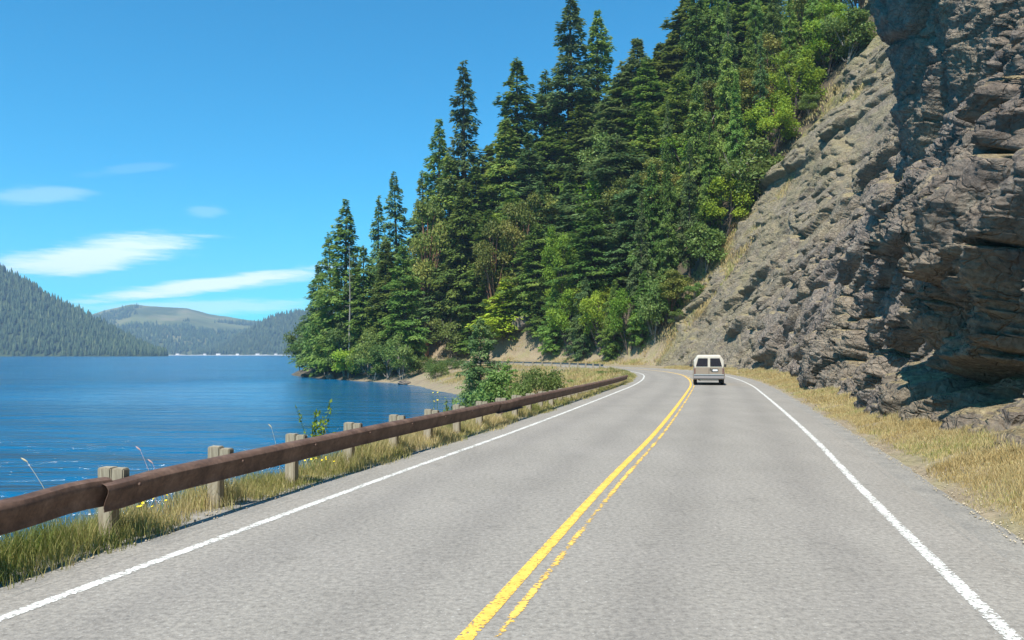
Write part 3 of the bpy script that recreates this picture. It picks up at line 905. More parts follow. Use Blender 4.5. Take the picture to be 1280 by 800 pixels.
def conifer(seed, H=36.0, R=5.0, base=0.06, p=0.75, droop=0.35, step=0.85, gaps=0.12, card=0.56, mat='fir', dens=2.6, toptuft=0.0, stick=True):
    r = np.random.default_rng(seed)
    B, A, SD, L, W, T, BE = [], [], [], [], [], [], []
    tr = MB()
    lean = r.normal(0, 0.006 * H, 2)
    zs = np.linspace(0, H, 14)
    tr.tube([(lean[0] * (z / H) ** 2, lean[1] * (z / H) ** 2, z - (0.6 if z == 0 else 0)) for z in zs], [max(0.02, 0.0125 * H * (1 - 0.97 * z / H) + (0.006 * H if z == 0 else 0)) for z in zs], 8)
    z = base * H
    side_bias = r.random() * 6.28
    while z < H * 0.985:
        t = (z / H - base) / (1 - base)
        env = R * ((1 - t) ** p) * (0.82 + 0.18 * math.sin(t * 17 + seed)) * min(1.0, 0.7 + 3.0 * t)
        env = max(env, 0.25)
        nb = int(round(4 + 3.2 * min(1, env / R + 0.2)))
        a0 = r.random() * 6.28
        for k in range(nb):
            if r.random() < gaps: continue
            a = a0 + 6.283 * k / nb + r.normal(0, 0.2)
            ln = env * (0.62 + 0.55 * r.random()) * (1 + 0.12 * math.cos(a - side_bias))
            zz = z + r.normal(0, 0.75 * step)
            dirv = np.array([math.cos(a), math.sin(a), 0.0]); sdv = np.array([-dirv[1], dirv[0], 0.0])
            rise = (0.30 * t + 0.02) * ln
            dr = droop * (0.3 + 1.4 * r.random())
            ns = max(4, int(dens * (5 + 8.5 * ln)))
            q = 0.18 + 0.82 * r.random(ns) ** 0.75
            half = (0.10 + 0.30 * np.sin(np.clip(q, 0, 1) * np.pi * 0.85 + 0.25)) * min(ln, 3.4) * 0.62
            sgn = r.uniform(-1, 1, ns)
            off = half * sgn
            cz = zz + rise * q - dr * ln * q ** 2 - 0.22 * np.abs(off) + r.normal(-0.08, 0.30 * card / 0.6, ns)
            lx = lean[0] * (z / H) ** 2; ly = lean[1] * (z / H) ** 2
            b = dirv[None] * (q * ln)[:, None] + sdv[None] * off[:, None]
            b[:, 0] += lx; b[:, 1] += ly; b[:, 2] = cz
            yaw = sgn * 0.85 + r.normal(0, 0.3, ns)
            ax = dirv[None] * np.cos(yaw)[:, None] + sdv[None] * np.sin(yaw)[:, None]
            ax[:, 2] = -(2 * dr * q * 0.8) - 0.62 + 0.45 * t + r.normal(0, 0.3, ns)
            ax = unit(ax)
            sd = np.cross(ax, np.array([0, 0, 1.0])); sd = unit(sd)
            roll = r.normal(0, 0.65, ns)
            up = np.cross(sd, ax)
            sd = sd * np.cos(roll)[:, None] + up * np.sin(roll)[:, None]
            cl = card * (0.65 + 0.7 * r.random(ns)) * (0.75 + 0.25 * min(1, ln / 2.0))
            B.append(b); A.append(ax); SD.append(sd); L.append(cl); W.append(cl * (0.34 + 0.18 * r.random(ns)))
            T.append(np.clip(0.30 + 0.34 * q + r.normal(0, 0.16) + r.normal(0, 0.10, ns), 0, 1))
            if stick and ln > 0.8:
                e = dirv * ln * 0.8
                tr.tube([(lx, ly, zz), (lx + e[0] * .5, ly + e[1] * .5, zz + rise * .5 - dr * ln * .25 * .64), (lx + e[0], ly + e[1], zz + rise * .8 - dr * ln * .64)], [0.022 * ln + .01, 0.014 * ln, 0.006], 3, False)
        z += step * (0.75 + 0.5 * r.random()) * (0.55 + 0.45 * min(1, (1 - t) * 2.5))
    nt_ = 26
    q = r.random(nt_)
    b = np.stack([lean[0] + r.normal(0, 0.06 * card / 0.6, nt_), lean[1] + r.normal(0, 0.06 * card / .6, nt_), H * (0.965 + 0.04 * q)], -1)
    ax = unit(np.stack([r.normal(0, 0.6, nt_), r.normal(0, 0.6, nt_), 0.4 + r.random(nt_)], -1)); sd = unit(np.cross(ax, r.normal(0, 1, (nt_, 3))))
    B.append(b); A.append(ax); SD.append(sd); L.append(np.full(nt_, card * 0.6)); W.append(np.full(nt_, card * 0.3)); T.append(r.random(nt_) * 0.6 + 0.3)
    B, A, SD, L, W, T = map(np.concatenate, (B, A, SD, L, W, T))
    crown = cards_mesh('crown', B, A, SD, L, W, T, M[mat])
    trunk = tr.mesh('trunk', M['bark'])
    return trunk, crown, H, R

def broadleaf(seed, H=14.0, R=5.5, lobes=26, leaves=6500, card=0.42, mat='maple', bark_m='bark', base=0.18, flat=0.8, spread=1.0, stems=1):
    r = np.random.default_rng(seed)
    tr = MB()
    B, A, SD, L, W, T = [], [], [], [], [], []
    cz = H * (0.5 + base * 0.5)
    hz = H * (0.5 - base * 0.5)
    per = leaves // lobes
    for s in range(stems):
        a = r.random() * 6.28; q = 0.0 if stems == 1 else R * 0.25
        pts = [(q * 0.3 * math.cos(a), q * .3 * math.sin(a), -0.3), (q * math.cos(a) + r.normal(0, .03 * H), q * math.sin(a) + r.normal(0, .03 * H), H * 0.35), (1.6 * q * math.cos(a) + r.normal(0, .05 * H), 1.6 * q * math.sin(a) + r.normal(0, .05 * H), H * 0.75)]
        tr.tube(pts, [0.022 * H / stems ** .5, 0.015 * H / stems ** .5, 0.004 * H], 7)
    for k in range(lobes):
        while True:
            u = r.normal(0, 1, 3); u /= np.linalg.norm(u)
            if u[2] > -0.75: break
        rad = (0.35 + 0.62 * r.random() ** 0.6)
        c = np.array([u[0] * R * rad * spread, u[1] * R * rad * spread, cz + u[2] * hz * rad])
        c[2] = np.clip(c[2], base * H + 0.1 * H, H * 0.93)
        lr = R * (0.22 + 0.20 * r.random()) * (0.75 if c[2] > H * 0.8 else 1.0)
        start = (0.25 * c[0], 0.25 * c[1], max(0.1 * H, c[2] - 0.32 * H))
        tr.tube([start, ((c[0] * .7), (c[1] * .7), c[2] - 0.1 * H), tuple(c)], [0.010 * H / stems ** .5, 0.006 * H / stems ** .5, 0.002 * H], 4, False)
        n = per
        d = r.normal(0, 1, (n, 3)); d = unit(d); d[:, 2] = np.where(d[:, 2] < -0.35, -d[:, 2] * 0.6, d[:, 2]); d = unit(d)
        rr = lr * (0.45 + 0.60 * r.random(n) ** 0.5)
        p = c[None] + d * rr[:, None] * np.array([1, 1, flat])[None] + r.normal(0, 0.06 * R, (n, 3))
        ax = unit(d * 0.55 + r.normal(0, 0.6, (n, 3)) + np.array([0, 0, -0.25]))
        nm = unit(d * 0.7 + np.array([0, 0, 0.55]) + r.normal(0, 0.45, (n, 3)))
        sd = unit(np.cross(ax, nm))
        cl = card * (0.6 + 0.8 * r.random(n))
        B.append(p); A.append(ax); SD.append(sd); L.append(cl); W.append(cl * (0.6 + 0.3 * r.random(n)))
        T.append(np.clip(0.48 + r.normal(0, 0.17) + r.normal(0, 0.15, n), 0, 1))
    B, A, SD, L, W, T = map(np.concatenate, (B, A, SD, L, W, T))
    return tr.mesh('trunk', M[bark_m]), cards_mesh('crown', B, A, SD, L, W, T, M[mat]), H, R

PROTO = {
    'fir0': conifer(1, 38, 5.4, 0.05, 0.72, 0.34, 0.95, 0.10),
    'fir1': conifer(2, 38, 4.8, 0.10, 0.85, 0.42, 0.90, 0.14, mat='fir_blue'),
    'fir2': conifer(3, 38, 5.8, 0.03, 0.68, 0.30, 1.00, 0.10),
    'fir3': conifer(4, 38, 4.4, 0.16, 0.95, 0.38, 0.95, 0.20, mat='fir_blue'),
    'fir4': conifer(5, 38, 5.2, 0.08, 0.80, 0.46, 0.85, 0.08),
    'spire0': conifer(6, 42, 5.6, 0.06, 0.82, 0.36, 0.95, 0.10, dens=2.5, mat='fir_blue'),
    'spire1': conifer(7, 42, 6.0, 0.05, 0.78, 0.30, 0.95, 0.10, dens=2.5),
    'broad0': conifer(8, 30, 6.6, 0.03, 0.62, 0.40, 0.90, 0.06, card=0.56, mat='fir_blue'),
    'broad1': conifer(9, 30, 6.2, 0.04, 0.66, 0.36, 0.85, 0.08, card=0.56),
    'young': conifer(10, 13, 3.6, 0.02, 0.80, 0.22, 0.50, 0.04, card=0.46, mat='fir_young', dens=1.7),
    'maple0': broadleaf(21, 16, 5.6, 24, 8000, 0.40, 'maple'),
    'maple1': broadleaf(22, 14, 5.4, 20, 7000, 0.40, 'maple', stems=2),
    'madrone0': broadleaf(23, 17, 4.6, 22, 7600, 0.34, 'madrone', 'bark_red'),
    'madrone1': broadleaf(24, 15, 4.2, 18, 6600, 0.34, 'madrone', 'bark_red', stems=2),
    'alder0': broadleaf(25, 11, 4.6, 22, 5200, 0.42, 'alder', 'bark_pale', base=0.04, stems=3),
    'alder1': broadleaf(26, 9, 4.4, 18, 4600, 0.40, 'alder', 'bark_pale', base=0.02, stems=3),
    'shrub_m': broadleaf(27, 6, 3.6, 16, 4200, 0.36, 'maple', base=0.0, stems=3),
}
_tr = np.random.default_rng(99)
TREES = []
def tree(kind, x, ytop, d, label, wpx=None, name='fir_tree', cat='tree', group=None, zoff=0.0, zbase=None, force=False):
    trunk, crown, H0, R0 = PROTO[kind]
    X = (x - CX) * d / FPX
    zg = (ground_at(X, d) if zbase is None else zbase) + zoff
    H = CAM_H - (ytop - YH) * d / FPX - zg
    hmin = 0.0 if (force or zbase is not None or H0 < 12 or d < 120) else (0.62 * H0 if name == 'fir_tree' else 0.55 * H0)
    H = max(H, hmin)
    if wpx is not None and name == 'fir_tree' and d > 120: wpx = wpx * 1.8
    sz = H / H0
    sr = sz * (0.9 + 0.25 * _tr.random()) if wpx is None else (wpx * d / FPX) / (2 * R0)
    e = empty(name, (X, d, zg - 0.15), _tr.random() * 6.28)
    e.scale = (sr, sr, sz)
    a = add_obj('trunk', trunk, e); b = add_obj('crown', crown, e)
    tag(e, label, cat, group)
    TREES.append((label, H, sr * R0, X, d, zg))
    return e

def seam_y(x):
    return float(np.interp(x, [700, 760, 800, 830, 870, 900, 940, 985, 1020, 1060, 1100], [452, 450, 440, 424, 365, 318, 250, 175, 125, 80, 0]))
def tree_on(kind, x, ybase, H, label, **kw):
    """a tree of height H rooted where the slope is seen at photo point (x, ybase)"""
    d = 118.0
    while d < 235:
        X = (x - CX) * d / FPX
        z = ground_at(X, d)
        if to_so(X, d)[1] > 7 and YH - (z - CAM_H) * FPX / d <= ybase: break
        d += 1.0
    return tree(kind, x, YH - (z + H - CAM_H) * FPX / d, d, label, **kw)
FG = 'firs of the hillside forest'
ORD = ['first', 'second', 'third', 'fourth', 'fifth', 'sixth', 'seventh', 'eighth', 'ninth', 'tenth', 'eleventh', 'twelfth', 'thirteenth', 'fourteenth']
# skyline, from the lake end uphill
S = [
    ('spire1', 549, 150, 195, 62, 'ragged fir leaning on the lake side of the first tall skyline fir'),
    ('spire0', 580, 80, 195, 74, 'first tall skyline fir from the lake, with a tapering feathered top'),
    ('fir1', 612, 182, 195, 60, 'shorter dark fir filling the notch in the skyline beside the first tall fir'),
    ('fir0', 645, 72, 195, 78, 'full pointed fir standing between the skyline notch and the tallest spire'),
    ('fir3', 681, 88, 195, 64, 'narrow fir tucked against the left flank of the tallest spire'),
    ('spire0', 713, -6, 195, 84, 'tallest dark spire on the skyline, its tip touching the frame top'),
    ('spire1', 747, 14, 195, 62, 'thin bare-topped spire just right of the tallest spire'),
    ('fir3', 771, 92, 187, 60, 'dark fir in the dip between the bare-topped spire and the blunt grey fir'),
    ('fir1', 797, 48, 187, 76, 'blunt-topped greyish fir on the skyline right of the thin spire'),
    ('fir4', 827, 74, 187, 62, 'dense fir between the blunt grey fir and the tall firs by the frame top'),
    ('fir0', 858, -10, 187, 86, 'broad tall fir whose tip just leaves the frame top'),
    ('fir2', 886, -28, 187, 80, 'tall fir cut by the frame top, beside the broad tall fir'),
]
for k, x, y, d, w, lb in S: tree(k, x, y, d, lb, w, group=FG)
S = [
    ('fir3', 528, 214, 196, 52, 'slim fir on the outer shoulder of the hill, behind the golden madrone'),
    ('fir2', 562, 192, 190, 66, 'shaggy fir in front of the first tall skyline fir, on its lake side'),
    ('fir0', 597, 204, 188, 62, 'shaggy fir in front of the first tall skyline fir, on its uphill side'),
    ('fir4', 629, 148, 190, 66, 'dark fir left of and below the full pointed fir'),
    ('fir1', 661, 168, 186, 58, 'blue green fir in front of the full pointed fir'),
    ('fir2', 694, 142, 190, 70, 'heavy dark fir below the narrow fir and the tallest spire'),
    ('fir4', 728, 128, 188, 68, 'dark fir directly below the two spires'),
    ('fir3', 758, 160, 184, 54, 'slender fir below the bare-topped spire'),
    ('fir0', 786, 122, 186, 66, 'fir directly in front of the blunt grey fir'),
    ('fir2', 814, 136, 183, 62, 'fir one tier below the blunt grey fir, on its uphill side'),
    ('fir1', 842, 92, 186, 70, 'green fir just below the broad tall fir'),
]
for k, x, y, d, w, lb in S: tree(k, x, y, d, lb, w, group=FG)
S = [
    ('fir4', 549, 262, 184, 54, 'shaded fir right of the golden madrone crown'),
    ('broad1', 578, 226, 178, 66, 'broad shaggy fir above the sandy bank by the water'),
    ('fir0', 610, 262, 174, 56, 'dense fir directly above the small lime green fir'),
    ('fir2', 645, 236, 174, 60, 'dark fir between the two olive madrones'),
    ('fir1', 676, 246, 170, 54, 'blue green fir behind the bright yellow green maple'),
    ('fir3', 712, 236, 168, 54, 'narrow fir right of the bright yellow green maple'),
    ('broad0', 768, 168, 163, 104, 'large blue green fir with sweeping boughs, centre of the forest front'),
    ('fir4', 806, 196, 166, 60, 'fir between the large sweeping fir and the golden hillside madrone'),
    ('fir2', 843, 188, 166, 62, 'dark fir below the green fir, right of the golden hillside madrone'),
]
for k, x, y, d, w, lb in S: tree(k, x, y, d, lb, w, group=FG)
S = [
    ('fir3', 592, 318, 178, 50, 'lower fir on the bank just left of the lime green fir'),
    ('broad1', 672, 318, 164, 60, 'dark fir behind the rock on the road cut'),
    ('broad1', 742, 300, 153, 72, 'drooping fir over the road bend, left of centre'),
    ('broad0', 792, 268, 151, 70, 'drooping fir over the road bend, right of centre'),
]
for k, x, y, d, w, lb in S: tree(k, x, y, d, lb, w, group=FG)
tree('fir0', 926, -22, 187, 'tall fir at the frame top closing the gap behind the upper ranks', 70, group=FG)
tree('fir2', 950, -34, 189, 'taller fir at the frame top next to the gap-closing one', 74, group=FG)
# ranks of firs climbing the slope beside the cliff, counted from the road bend uphill
rk = np.random.default_rng(404)
for rank, (dy, x0, x1, n, h0, h1, words) in enumerate(((18, 800, 1046, 9, 13, 19, 'edge rank against the grassy seam'), (70, 812, 1060, 9, 20, 27, 'second rank in from the cliff'), (125, 838, 1075, 8, 24, 31, 'third rank in from the cliff'), (185, 868, 1060, 7, 27, 34, 'fourth rank below the frame top'), (235, 898, 1050, 8, 34, 46, 'hindmost rank at the frame top'))):
    for i, x in enumerate(np.linspace(x0, x1, n)):
        x = x + rk.normal(0, 4)
        kd = ['fir0', 'fir2', 'fir4', 'fir1', 'broad1', 'fir3'][int(rk.integers(0, 6))]
        tree_on(kd, x, seam_y(x) - dy, h0 + (h1 - h0) * rk.random(), '%s fir uphill from the road bend in the %s' % (ORD[i], words), group=FG)
bank_row = ((566, 446, 11, 'alder0'), (584, 446, 10, 'fir4'), (676, 424, 12, 'fir4'), (694, 440, 13, 'broad1'), (712, 447, 12, 'maple1'), (730, 448, 14, 'broad0'), (750, 448, 12, 'maple0'), (768, 447, 13, 'broad1'), (786, 445, 11, 'maple1'), (802, 434, 12, 'fir2'), (818, 428, 10, 'alder0'))
for i, (x, yb, H, kd) in enumerate(bank_row):
    fir = kd[0] in 'fb' and kd != 'alder0'
    tree_on(kd, x, yb, H, '%s small tree from the cove along the road cut top, %s' % (ORD[i], 'drooping fir' if fir else 'leafy'), wpx=H * 2.5 if fir else H * 4.2, name='fir_tree' if fir else 'broadleaf_tree', group='small trees along the top of the road cut', force=True)
# broadleaved trees of the slope
BG = 'broadleaved trees of the hillside forest'
S = [
    ('madrone0', 534, 246, 180, 62, 'golden green madrone crown at the lake end of the slope'),
    ('madrone1', 655, 232, 168, 54, 'olive madrone right of the middle of the forest'),
    ('madrone0', 618, 276, 168, 54, 'olive madrone above and left of the lime green fir'),
    ('maple0', 700, 282, 160, 44, 'bright yellow green maple high on the forest front'),
    ('maple1', 702, 352, 156, 40, 'bright maple low on the front, under the yellow green maple'),
    ('maple1', 742, 376, 148, 66, 'green maple hanging over the far road at the bend'),
    ('madrone0', 826, 206, 160, 50, 'golden madrone high in the forest centre'),
    ('alder0', 800, 350, 147, 60, 'dull green maple low at the forest foot by the bend'),
]
for k, x, y, d, w, lb in S: tree(k, x, y, d, lb, w, name='broadleaf_tree', group=BG)
for k, x, yb, H, lb in (
    ('madrone0', 598, 372, 17, 'olive crown in the forest body below the first tall skyline fir'),
    ('maple0', 640, 360, 17, 'green leafy crown in the forest body above the lime green fir'),
    ('madrone1', 690, 345, 18, 'golden olive crown below the narrow fir flanking the tallest spire'),
    ('maple1', 733, 330, 17, 'bright leafy crown straight below the tallest and the bare-topped spires'),
    ('madrone0', 788, 330, 17, 'olive crown showing beside the large sweeping fir'),
    ('madrone1', 826, 300, 17, 'golden crown in the forest body under the dense skyline fir'),
    ('maple0', 862, 268, 15, 'bright leafy crown low in the forest under the broad tall fir'),
    ('alder0', 760, 250, 15, 'pale green crown halfway up under the bare-topped spire'),
    ('madrone0', 884, 205, 16, 'olive crown high in the forest beneath the frame top firs')):
    tree_on(k, x, yb, H, lb, name='broadleaf_tree', group=BG)
for k, x, dy, H, lb in (
    ('maple0', 992, 6, 13, 'bright green ledge maple above the pale cliff slab'),
    ('maple1', 966, 4, 11, 'bright green maple under the ledge maple, against the cliff slab'),
    ('maple0', 1034, 10, 13, 'leafy green tree at the cliff top near the frame top'),
    ('madrone0', 1074, 14, 14, 'yellow green tree perched at the very top of the slab'),
    ('alder1', 1058, 2, 9, 'dark bushy tree rooted on the lip of the pale slab'),
    ('madrone1', 972, 46, 17, 'olive madrone behind the two bright cliff-edge maples'),
    ('alder0', 930, 4, 12, 'grey green alder on the cliff edge below the maples'),
    ('maple1', 906, 6, 10, 'low green maple on the cliff edge above the grassy seam'),
    ('madrone0', 1010, 40, 18, 'yellow green madrone behind the ledge maple'),
    ('madrone1', 838, 6, 9, 'yellowish madrone at the forest edge above the cliff foot'),
    ('alder1', 880, 4, 8, 'dull green bushy tree halfway along the grassy seam'),
    ('madrone1', 944, 60, 16, 'golden madrone above the grey green cliff-edge alder')):
    tree_on(k, x, seam_y(x) - dy, H, lb, name='broadleaf_tree', group=BG)
for x, dy, H, lb in ((868, -14, 3.2, 'olive bush on the grassy seam beside the cliff, upper'), (846, -12, 2.6, 'small green bush on the grassy seam beside the cliff, lower'), (950, -18, 6.0, 'wide grey green bush spilling over the far cliff face'), (1012, -8, 4.0, 'small yellow green bush on the slab edge')):
    tree_on('alder1', x, seam_y(x) - dy, H, lb, name='bush', cat='bush', group='bushes along the cliff edge')
# the small lime green fir on the bank and its neighbours
tree('young', 632, 346, 166, 'small lime green fir on top of the sandy road cut', 56, group=None)
tree('alder0', 655, 372, 167, 'greyish bush beside the lime green fir, above the rock', 40, name='bush', cat='bush')
# the wooded point
PG = 'trees of the wooded point'
S = [
    ('fir1', 399, 348, 176, 44, 'lowest fir at the tip of the wooded point'),
    ('fir2', 415, 292, 172, 44, 'fir just left of the tall blunt fir on the point'),
    ('spire1', 432, 250, 166, 62, 'tall blunt fir crowning the wooded point'),
    ('fir0', 455, 306, 160, 46, 'dense fir between the blunt fir and the slim spire on the point'),
    ('spire0', 472, 246, 200, 44, 'slim bluish spire standing back on the point'),
    ('spire0', 497, 216, 196, 56, 'taller slim spire where the point joins the hill'),
    ('fir4', 483, 300, 157, 56, 'shaggy olive fir in front of the two slim spires'),
    ('fir2', 508, 304, 152, 52, 'dark fir above the left end of the sandy bank'),
    ('fir1', 530, 312, 184, 50, 'shadowed fir under the golden madrone'),
    ('fir3', 552, 330, 180, 46, 'shadowed fir directly above the sandy waterside bank'),
    ('fir3', 443, 330, 163, 40, 'slender fir low in the middle of the wooded point'),
]
for k, x, y, d, w, lb in S: tree(k, x, y, d, lb, w, group=PG)
S = [
    ('alder0', 375, 398, 189, 34, 'pale green alder leaning over the water at the point tip'),
    ('alder1', 387, 418, 180, 44, 'round alder on the shore, second from the point tip'),
    ('alder0', 408, 392, 170, 48, 'tall alder on the shore, third from the point tip'),
    ('shrub_m', 436, 434, 156, 46, 'bright yellow green bush at the water edge of the point'),
    ('alder1', 431, 402, 160, 46, 'alder behind the bright waterside bush'),
    ('alder0', 460, 410, 152, 46, 'alder on the shore right of the bright waterside bush'),
    ('alder1', 484, 424, 146, 46, 'rounded alder near the sandy bank'),
    ('alder0', 502, 416, 141, 36, 'last alder on the shore before the sandy bank'),
    ('alder1', 466, 440, 148, 40, 'low shore bush between the alders and the water'),
]
for k, x, y, d, w, lb in S: tree(k, x, y, d, lb, w, name='alder_tree', group='alders along the shore of the point')
# pale dead trunk on the point
zg = ground_at((436 - CX) * .158, 158)
mb = MB(); mb.tube([(0, 0, -0.3), (0.1, 0, 8), (0.25, 0, 15), (0.1, 0, CAM_H + (YH - 305) * .158 - zg)], [0.22, 0.18, 0.11, 0.03], 7)
for k in range(9):
    z = 8 + k * 1.5; a = k * 2.4
    mb.tube([(0.15, 0, z), (0.15 + 0.9 * math.cos(a), 0.9 * math.sin(a), z + 0.15)], [0.05, 0.01], 4)
o = mb.build('dead_trunk', M['bark_pale']); o.location = ((436 - CX) * .158, 158, zg)
tag(o, 'pale bare dead trunk standing among the firs of the point', 'tree')
# grey leaning snag in the forest
zg = ground_at((892 - CX) * .158, 158)
mb = MB(); mb.tube([(0, 0, -0.4), (-1.2, 0, 4.5), (-3.2, 0, 9.5), (-3.6, 0, 12)], [0.55, 0.48, 0.36, 0.1], 8)
mb.tube([(-1.2, 0, 4.5), (-3.4, -0.6, 5.6), (-5.0, -0.8, 5.4)], [0.28, 0.2, 0.05], 6)
mb.tube([(-2.3, 0, 7.2), (-0.6, -0.6, 9.0), (0.2, -0.7, 10.6)], [0.22, 0.15, 0.04], 6)
o = mb.build('snag', M['bark_pale']); o.location = ((892 - CX) * .158, 158, zg)
tag(o, 'grey leaning snag in the dark gap of the forest near the cliff', 'tree')

# ---------------------------------------------- small trees and bushes between the guard rail and the cove
NEAR = {
    'n_fir0': conifer(31, 7.5, 2.6, 0.01, 0.62, 0.30, 0.34, 0.03, card=0.19, mat='fir_blue', dens=6.5),
    'n_fir1': conifer(32, 5.0, 1.8, 0.01, 0.70, 0.25, 0.30, 0.03, card=0.16, mat='fir', dens=6.0),
    'n_bush0': broadleaf(33, 3.6, 1.7, 18, 5200, 0.17, 'alder', base=0.0, stems=3),
    'n_bush1': broadleaf(34, 2.2, 2.4, 20, 5200, 0.15, 'alder', base=0.0, stems=4),
    'n_bush2': broadleaf(35, 1.0, 0.8, 12, 2200, 0.08, 'alder', base=0.0, stems=3),
}
PROTO.update(NEAR)
NB = 'bushes between the guard rail and the cove'
tree('n_fir0', 601, 398, 78, 'small dark fir by the cove, behind the middle of the guard rail', 100)
tree('n_fir1', 634, 450, 74, 'squat young fir right of the small dark fir', 66)
tree('n_fir1', 592, 452, 80, 'short fir at the water side of the small dark fir', 60)
tree('n_bush0', 618, 466, 66, 'light green leafy bush in front of the two small firs', 58, name='bush', cat='bush', group=NB)
tree('n_bush1', 674, 462, 72, 'wide green bush on the dry slope behind the guard rail', 62, name='bush', cat='bush', group=NB)
tree('n_bush2', 650, 474, 64, 'low green bush left of the wide one on the dry slope', 34, name='bush', cat='bush', group=NB)
tree('n_bush1', 764, 462, 82, 'low green weeds beyond the end of the guard rail', 40, name='bush', cat='bush', group=NB)
tree('n_bush2', 700, 470, 76, 'small green bush at the right foot of the wide one', 30, name='bush', cat='bush', group=NB)
tree('n_bush2', 572, 500, 24, 'low weedy bush behind the rail left of the small firs', 46, name='bush', cat='bush', group=NB)
tree('n_bush2', 700, 424, 160, 'scrubby bush on the sandy road cut', 40, name='bush', cat='bush')

for x, y, d, w, lb in ((548, 452, 132, 34, 'scrubby bush on the sandy waterside bank, nearest the last alder'), (566, 448, 140, 30, 'scrubby bush on the sandy waterside bank, nearest the small firs'), (528, 446, 143, 36, 'scrubby bush at the top of the sandy waterside bank')):
    tree('n_bush1', x, y, d, lb, w, name='bush', cat='bush', group='bushes on the sandy waterside bank')
# sprawling leafy plant behind the third post
def sprig(name, x, ytop, off, n, spread, label, seed, mat='maple', card=0.05):
    r = np.random.default_rng(seed)
    s_ = s_at_px(x, off); X, d = [float(q) for q in road(s_, off)]; zg = float(ground_z(s_, off)); H = CAM_H - (ytop - YH) * d / FPX - zg
    e = empty(name, (X, d, zg - 0.03))
    st = MB(); B, A, SD, L, T = [], [], [], [], []
    for k in range(n):
        a = r.random() * 6.28; h = H * (0.6 + 0.4 * r.random()); sp = spread * (0.3 + 0.7 * r.random())
        pts = [np.array([sp * math.cos(a) * q ** 1.6 + .02 * r.normal(), sp * math.sin(a) * q ** 1.6 + .02 * r.normal(), h * q]) for q in np.linspace(0, 1, 6)]
        st.tube(pts, list(np.linspace(0.008, 0.002, 6)), 4, False)
        m_ = 44
        q = 0.15 + 0.85 * r.random(m_); idx = q * 5; i = np.minimum(idx.astype(int), 4); f = (idx - i)[:, None]
        P = np.array(pts); b = P[i] * (1 - f) + P[i + 1] * f
        B.append(b); ax = unit(r.normal(0, 1, (m_, 3)) + np.array([0, 0, .2])); A.append(ax)
        SD.append(unit(np.cross(ax, np.array([0, 0, 1.0]) + r.normal(0, .3, (m_, 3))))); L.append(card * (0.7 + 0.9 * r.random(m_))); T.append(0.3 + 0.6 * r.random(m_))
    B, A, SD, L, T = map(np.concatenate, (B, A, SD, L, T))
    add_obj('stem', st.mesh('stem', M['alder']), e)
    add_obj('leaves', cards_mesh('leaves', B, A, SD, L, L * 0.55, T, M[mat]), e)
    return tag(e, label, 'plant')
sprig('leafy_plant', 393, 500, -5.75, 14, 0.42, 'leafy green plant rising behind the third post from the left', 5, card=0.07)
sprig('leafy_plant', 176, 588, -5.3, 5, 0.18, 'small leafy sprig sticking up over the rail near the bent joint', 6, 'alder', 0.04)
sprig('leafy_plant', 560, 496, -5.8, 9, 0.4, 'straggly flowering weed behind the rail before the small firs', 8, 'alder', 0.06)
# ------------------------------------------------------------------ guard rails
m, nt, b = new_mat('rusty_steel')
n1 = noise_tex(nt, 3.0, 5, 0.65); n2 = noise_tex(nt, 22.0, 4, 0.7)
c = ramp(nt, n1, [(0.28, (0.062, 0.034, 0.024)), (0.5, (0.125, 0.074, 0.052)), (0.72, (0.205, 0.130, 0.095))])
c = mixc(nt, 1.0, c, ramp(nt, n2, [(0.3, (0.7, 0.7, 0.7)), (0.7, (1.25, 1.2, 1.15))]), 'MULTIPLY')
nt.links.new(c, b.inputs['Base Color']); b.inputs['Roughness'].default_value = 0.75; b.inputs['Metallic'].default_value = 0.15
bump(nt, b, n2, 0.25, 0.004)
M['rust'] = m
m, nt, b = new_mat('weathered_wood')
tc = nt.nodes.new('ShaderNodeTexCoord'); mp = nt.nodes.new('ShaderNodeMapping'); mp.inputs['Scale'].default_value = (14, 14, 1.2)
nt.links.new(tc.outputs['Object'], mp.inputs[0])
n1 = noise_tex(nt, 2.2, 6, 0.7, vec=mp.outputs[0])
nt.links.new(ramp(nt, n1, [(0.28, (0.16, 0.125, 0.08)), (0.5, (0.30, 0.255, 0.18)), (0.72, (0.42, 0.37, 0.27))]), b.inputs['Base Color'])
b.inputs['Roughness'].default_value = 0.95; bump(nt, b, n1, 0.8, 0.012)
M['wood'] = m
M['galv'] = simple('grey_steel', (0.30, 0.29, 0.27), 0.6, 0.3, 0.25, 2.0)
PROFILE = [(-0.03, 0.325), (0.035, 0.320), (0.085, 0.300), (0.110, 0.262), (0.108, 0.225), (0.082, 0.175), (0.058, 0.12), (0.048, 0.075), (0.056, 0.042), (0.050, 0.03)]
def rail_mesh(name, s0, s1, off, ztop, mat, parent, proud=0.0, bend=None, step=0.25, prof=PROFILE, thick=0.006):
    ss_ = np.linspace(s0, s1, max(2, int((s1 - s0) / step)))
    rings = []
    for s in ss_:
        lift, push, squash = bend(s) if bend else (0, 0, 1)
        zt = ztop(s) + lift
        out = [(d * squash + push + proud, z) for d, z in prof]
        inn = [(d * squash + push + proud - thick, z - (thick if i == 0 else 0)) for i, (d, z) in reversed(list(enumerate(prof)))]
        ring = []
        for d, z in out + inn:
            x, y = road(s, off + d)
            ring.append((float(x), float(y), zt - 0.325 + z))
        rings.append(ring)
    mb = MB(); mb.loft(rings)
    me = mb.mesh(name, mat, False)
    for p_ in me.polygons: p_.use_smooth = True
    o = add_obj(name, me, parent)
    try: me.set_sharp_from_angle(angle=math.radians(35))
    except Exception: pass
    return o
R_OFF = -(HW + 0.90)
